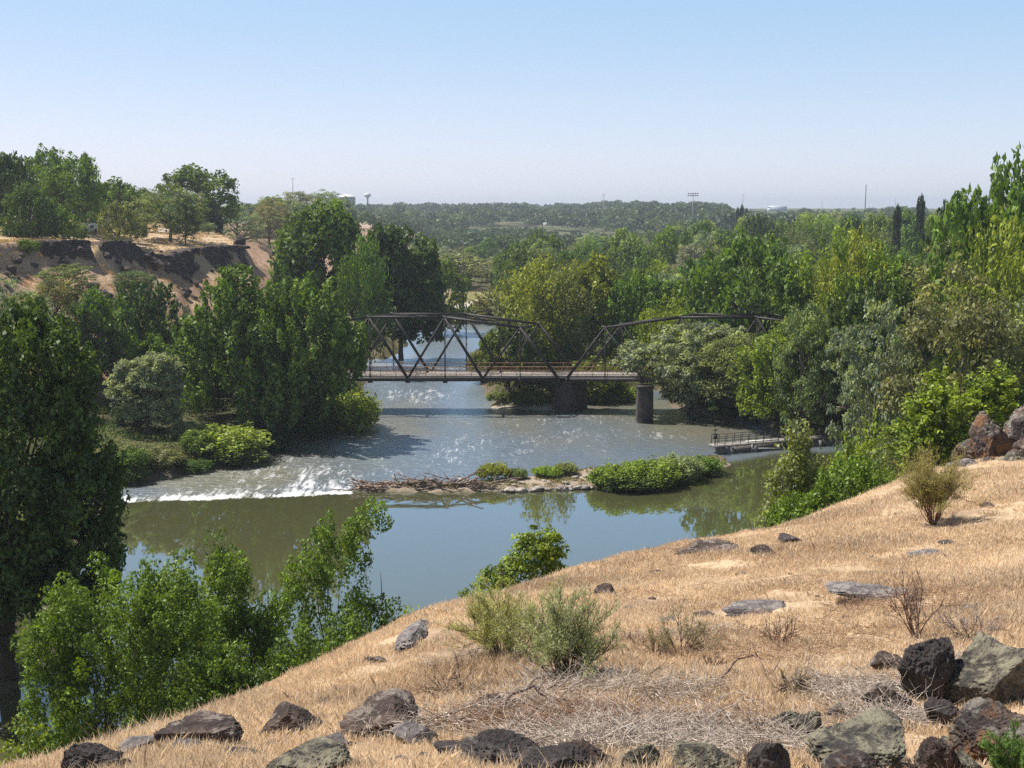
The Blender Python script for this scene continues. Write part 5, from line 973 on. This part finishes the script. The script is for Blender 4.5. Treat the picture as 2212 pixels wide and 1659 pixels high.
for i in range(16):
    x0 = rr.uniform(1060, 1850); y0 = rr.uniform(1500, 1640); dx = rr.uniform(50, 150)*(1 if rr.random() < .5 else -1); dy = rr.uniform(-50, 10); pale = rr.random() < .6
    branch([(x0, y0), (x0+dx*.5, y0+dy*.6+rr.uniform(-12, 12)), (x0+dx, y0+dy)], rr.uniform(.004, .010), "thin %s crooked stick lying on the mat of grey twigs" % ("pale" if pale else "dark"), (.52, .44, .37) if pale else (.17, .12, .095), 20+i, rr.uniform(.04, .15), "sticks on the twig mat")
# ---- mats of fallen grey twigs and the dry grass itself (nobody could count them)
def scatter_px(n, x0, x1, y0, y1, rr, ok=None):
    px = rr.uniform(x0, x1, n*3); py = rr.uniform(y0, y1, n*3)
    return px, py
def hill_pts(n, rr, ymin, ymax, dens_pow):
    Y = ymin*(ymax/ymin)**(rr.random(n)**dens_pow); X = rr.uniform(-.62, .62, n)*Y*1.05; s = poly_sd(X, Y, HILL)[0]; m_ = s > -3; return X[m_], Y[m_]
rr = np.random.default_rng(123)
X, Y = hill_pts(380000, rr, 3.8, 38, .62); k = 7; dn = fbm(X/1.7, Y/1.7)
rockxy = [(o.location.x, o.location.y, max(o.dimensions.x, o.dimensions.y)*.42) for o in bpy.data.objects if o.name.startswith("rock") and 3 < o.location.y < 40]
keep = (dn+.8*fbm(X/.5, Y/.5)+rr.random(len(X))*.9-.5*sm(fbm(X/3.5+9, Y/3.5)*3-.3) > .10)
for a, b, c_ in rockxy: keep &= ((X-a)**2+(Y-b)**2 > (c_*.5)**2)
X, Y, dn = X[keep], Y[keep], dn[keep]; hx, hy = X.copy(), Y.copy(); Z = height(X, Y); n_ = len(X)
sz = np.repeat(.035+.055*sm(dn+.5), k)*rr.uniform(.5, 1.5, n_*k)*np.where(rr.random(n_*k) < .04, 1.6, 1)*np.repeat(1+.5*fbm(X/.8, Y/.8, o=2), k)
X = np.repeat(X, k)+rr.normal(0, .035, n_*k); Y = np.repeat(Y, k)+rr.normal(0, .035, n_*k); Z = np.repeat(Z, k)-.01
wdt = .0010+.00013*Y; th = rr.uniform(0, 6.28, n_*k); lean = rr.normal(0, .28, (n_*k, 2))*sz[:, None]
B = np.stack([X, Y, Z], -1); s_ = np.stack([np.cos(th), np.sin(th), th*0], -1)*wdt[:, None]; M = B+np.stack([lean[:, 0]*.4, lean[:, 1]*.4, sz*.65], -1); Tt = B+np.stack([lean[:, 0], lean[:, 1], sz], -1)
V = np.stack([B-s_*.6, B+s_*.6, M+s_*1.25, Tt, M-s_*1.25], 1).reshape(-1, 3); F = np.arange(len(V)).reshape(-1, 5); tn = np.clip(np.repeat(rr.normal(.5, .12, n_), k)+rr.normal(0, .2, n_*k)+np.repeat(.05+.38*fbm(hx/2.6, hy/2.6, o=3), k), 0, 1)
o = link("dry_grass", np_mesh("dry_grass", V, [F], False, {"tone": np.repeat(tn, 5)}), M_GRASS); o.color = (.80, .645, .46, 1); tag(o, "golden dry cheatgrass covering the foreground slope", None, kind="stuff")
print("grass blades", len(F))
def twig_mat(name, label, regions, col, L0, seed):
    rr = np.random.default_rng(seed); A = Acc()
    for (px, py, rx, ry, n_) in regions:
        c = hit(px, py); Yr = c[1]; u = norm(rr.normal(size=(n_, 2)))*np.sqrt(rr.random((n_, 1)))
        pts = np.array([P(px+a*rx, py, Yr) for a in u[:, 0]]); yy = Yr*(1-u[:, 1]*ry/(py-450)*1.0); X = (px+u[:, 0]*rx-CX)/FPX*yy; Z = height(X, yy)+rr.random(n_)*.10; p = np.stack([X, yy, Z], -1); L = L0*rr.uniform(.4, 1.5, n_); a = rr.uniform(0, 6.28, n_)
        d = np.stack([np.cos(a), np.sin(a), rr.normal(.05, .22, n_)], -1); q1 = p+d*L[:, None]*.5; d2 = d+rr.normal(size=d.shape)*.55*np.array([1, 1, .5]); q2 = q1+d2*L[:, None]*.4; d3 = d2+rr.normal(size=d.shape)*.6*np.array([1, 1, .5]); q3 = q2+d3*L[:, None]*.3; rd = rr.uniform(.0010, .0030, n_); A.segs(p, q1, rd*1.3, rd, 3); A.segs(q1, q2, rd, rd*.7, 3); A.segs(q2, q3, rd*.7, rd*.3, 3)
    o = A.build(name, M_TWIG); o.color = (*col, 1); return tag(o, label, None, kind="stuff")
twig_mat("fallen_twigs", "mat of pale grey fallen twigs among the bottom rocks", [(1300, 1600, 270, 85, 1700), (1540, 1625, 260, 80, 1500), (1150, 1545, 150, 50, 600), (1250, 1500, 140, 40, 700), (1880, 1500, 120, 50, 700), (1960, 1570, 110, 50, 800), (1420, 1500, 160, 30, 500), (1230, 1480, 60, 30, 500), (1000, 1440, 80, 30, 350), (2090, 1450, 90, 60, 500), (1500, 1380, 120, 40, 260), (880, 1590, 120, 30, 300)], (.50, .42, .35), .20, 9)
twig_mat("rusty_litter", "rusty brown dry stems scattered through the grass", [(1350, 1400, 300, 60, 700), (1700, 1400, 300, 100, 1000), (1500, 1290, 350, 60, 500), (2000, 1300, 200, 60, 700), (1200, 1560, 300, 60, 900), (1400, 1580, 300, 80, 1500), (1000, 1500, 200, 60, 500)], (.30, .18, .11), .16, 10)

rr = np.random.default_rng(404); A = Acc(); X, Y = hill_pts(420, rr, 5.5, 36, .6); Z = height(X, Y)
for x, y, z in zip(X, Y, Z):
    if fbm(np.array([x/3.]), np.array([y/3.]))[0] < -.12: continue
    hs_ = rr.uniform(.06, .20); n_ = int(rr.integers(5, 14)); a = rr.uniform(0, 6.28, n_); sp = rr.uniform(.2, 1.1, n_); p = np.tile([x, y, z-.01], (n_, 1)); d = norm(np.stack([np.cos(a)*sp, np.sin(a)*sp, np.ones(n_)], -1)); m_ = p+d*hs_*.5; e = m_+norm(d+rr.normal(size=d.shape)*.35)*hs_*.6; A.segs(p, m_, .0022, .0018, 3); A.segs(m_, e, .0018, .0008, 3)
    e2 = m_+norm(d+rr.normal(size=d.shape)*.6)*hs_*.4; A.segs(m_, e2, .0015, .0007, 3)
o = A.build("dry_weeds", M_TWIG); o.color = (.24, .165, .115, 1); tag(o, "small dark dried weeds dotted over the slope", None, kind="stuff")
A = Acc(); X, Y = hill_pts(260, rr, 5, 34, .6); Z = height(X, Y)
U3, F3 = ICO[3]
for x, y, z in zip(X, Y, Z):
    s_ = rr.uniform(.02, .07)*(1 if rr.random() < .85 else 2); q = U3*(1+.5*fbm(U3[:, 0]*2+x, U3[:, 1]*2, U3[:, 2]*2, 2))[:, None]*np.array([s_*1.3, s_, s_*.6]); A.add(q+np.array([x, y, z+s_*.1]), F3)
tag(A.build("loose_stones", MR['brown']), "small loose stones half hidden in the dry grass", None, kind="stuff")

# ---------------------------------------------------------------- ground cover, bank scrub
def cover(name, label, n, ok, size, hgt, col, seed, x0, x1, y0, y1, mat=M_FINE, asp=.35, base=None):
    rr = np.random.default_rng(seed); Y = y0*(y1/y0)**rr.random(n); X = (rr.uniform(x0, x1, n)-CX)/FPX*Y; Z = height(X, Y); sr = poly_sd(X, Y, RIV)[0]; k = ok(X, Y, Z, sr, rr); X, Y, Z = X[k], Y[k], Z[k]; n = len(X); per = 9
    hv = hgt*(.4+1.2*vnoise(X/4, Y/4)); p = np.repeat(np.stack([X, Y, Z], -1), per, 0); h_ = np.repeat(hv, per); p = p+rr.normal(0, .35, p.shape)*np.array([1, 1, 0])*size*2.2; p[:, 2] += h_*rr.random(len(p)); tn = np.repeat(rr.normal(.5, .2, n), per)+rr.normal(0, .1, len(p))
    o = link(name, leaf_cloud(name, p, size*rr.uniform(.6, 1.4, len(p)), tn, None, asp, np.array([0, 0, 1.2])+rr.normal(size=p.shape)*.5), mat); o.color = (*col, 1); tag(o, label, None, kind="stuff")
s1f = lambda X, Y: poly_sd(X, Y, [p[:2] for p in B1])[0]
def ok_green(X, Y, Z, sr, rr):
    px, py = to_px(X, Y, Z); return (sr < -.6) & (Z < 9) & (Z > .2) & (Y > 56) & ~((px > 900) & (px < 1075) & (Y > 296) & (Y < 345)) & (vnoise(X/8+5, Y/8) > .3) & ~((Z > 3.6) & (X < -8) & (Y > 120))
cover("undergrowth", "green weeds and undergrowth on the river banks", 52000, ok_green, .30, .9, (.10, .145, .04), 61, -100, 2400, 56, 420)
def ok_dry(X, Y, Z, sr, rr): return (sr < -.2) & (sr > -5) & (Z < 2.2) & (Y > 90) & (Y < 230) & (vnoise(X/5, Y/5+7) > .45)
cover("dry_reeds", "pale dry reeds and roots along the water's edge", 26000, ok_dry, .42, 1.3, (.36, .28, .18), 62, 150, 2200, 90, 230, asp=.12)
def ok_bluff(X, Y, Z, sr, rr): return (X < 0) & (Z > 4) & (Y > 120) & (vnoise(X/3, Y/3+2) > .42)
cover("bluff_scrub", "dry golden tufts and scrub on the left bluff", 30000, ok_bluff, .24, .35, (.42, .29, .15), 63, -100, 720, 130, 460, asp=.3)
def ok_isl(X, Y, Z, sr, rr): return (poly_sd(X, Y, ISL)[0] > .1)
cover("islet_weeds", "low weeds and litter on the islet", 9000, lambda X, Y, Z, sr, rr: ok_isl(X, Y, Z, sr, rr) & (vnoise(X/1.5, Y/1.5) > .5), .18, .25, (.22, .20, .09), 64, 760, 1600, 108, 131)
# shrubs all along both shores
r = np.random.default_rng(88); k = 0
per_ = np.array(RIV); seg = []
for a, b in zip(per_[:34], per_[1:35]):
    L = np.linalg.norm(b-a); seg += [a+(b-a)*t for t in np.arange(0, 1, 4.2/max(L, 4.2))]
for q in seg:
    px, py = to_px(q[0], q[1], 0.0)
    if q[1] < 95 or q[1] > 300 or px < 200 or px > 1900 or (1050 < px < 1280 and py > 850) or (1500 < px < 1880 and q[1] < 152): continue
    a = r.uniform(0, 6.28); X, Y = q+r.normal(0, 1.2, 2)
    for _ in range(12):
        if float(poly_sd(np.array([X]), np.array([Y]), RIV)[0][0]) < -1.5: break
        X += r.normal(0, 1.8); Y += abs(r.normal(0, 1.8)) if px > 600 else r.normal(.6, 1.8)
    else: continue
    g = h1(X, Y); Hs = r.uniform(1.2, 3.4); side = "left" if px < 860 else "right"; key = ["shrub0", "shrub1", "shrub2"][int(r.integers(3))]; c = ['mid', 'lite', 'olive', 'deep', 'brown', 'lime'][int(r.integers(6))]
    cn = dict(mid="green", lite="light green", olive="olive", deep="dark green", brown="brownish", lime="yellow green")[c]
    tree(key, X, Y, g-.1, Hs, Hs*r.uniform(1.0, 1.6), c, f"{cn} scrub bush on the {side} shore of the river", "scrub along the river shores", name="bank_shrub", cat="shrub"); k += 1

# ---------------------------------------------------------------- the summer air
A = Acc(); A.box((0, 0, 33), (12400, 12400, 72)); hz = A.mesh("haze"); m, n, l = mat_new("haze_air"); pv = node(n, "ShaderNodeVolumePrincipled"); pv.inputs["Color"].default_value = (.80, .88, 1.0, 1); pv.inputs["Density"].default_value = HAZE; pv.inputs["Anisotropy"].default_value = .3
ou = node(n, "ShaderNodeOutputMaterial"); l.new(pv.outputs[0], ou.inputs["Volume"]); ho = link("haze", hz, m); tag(ho, "thin bluish summer haze filling the valley air", None, kind="stuff")
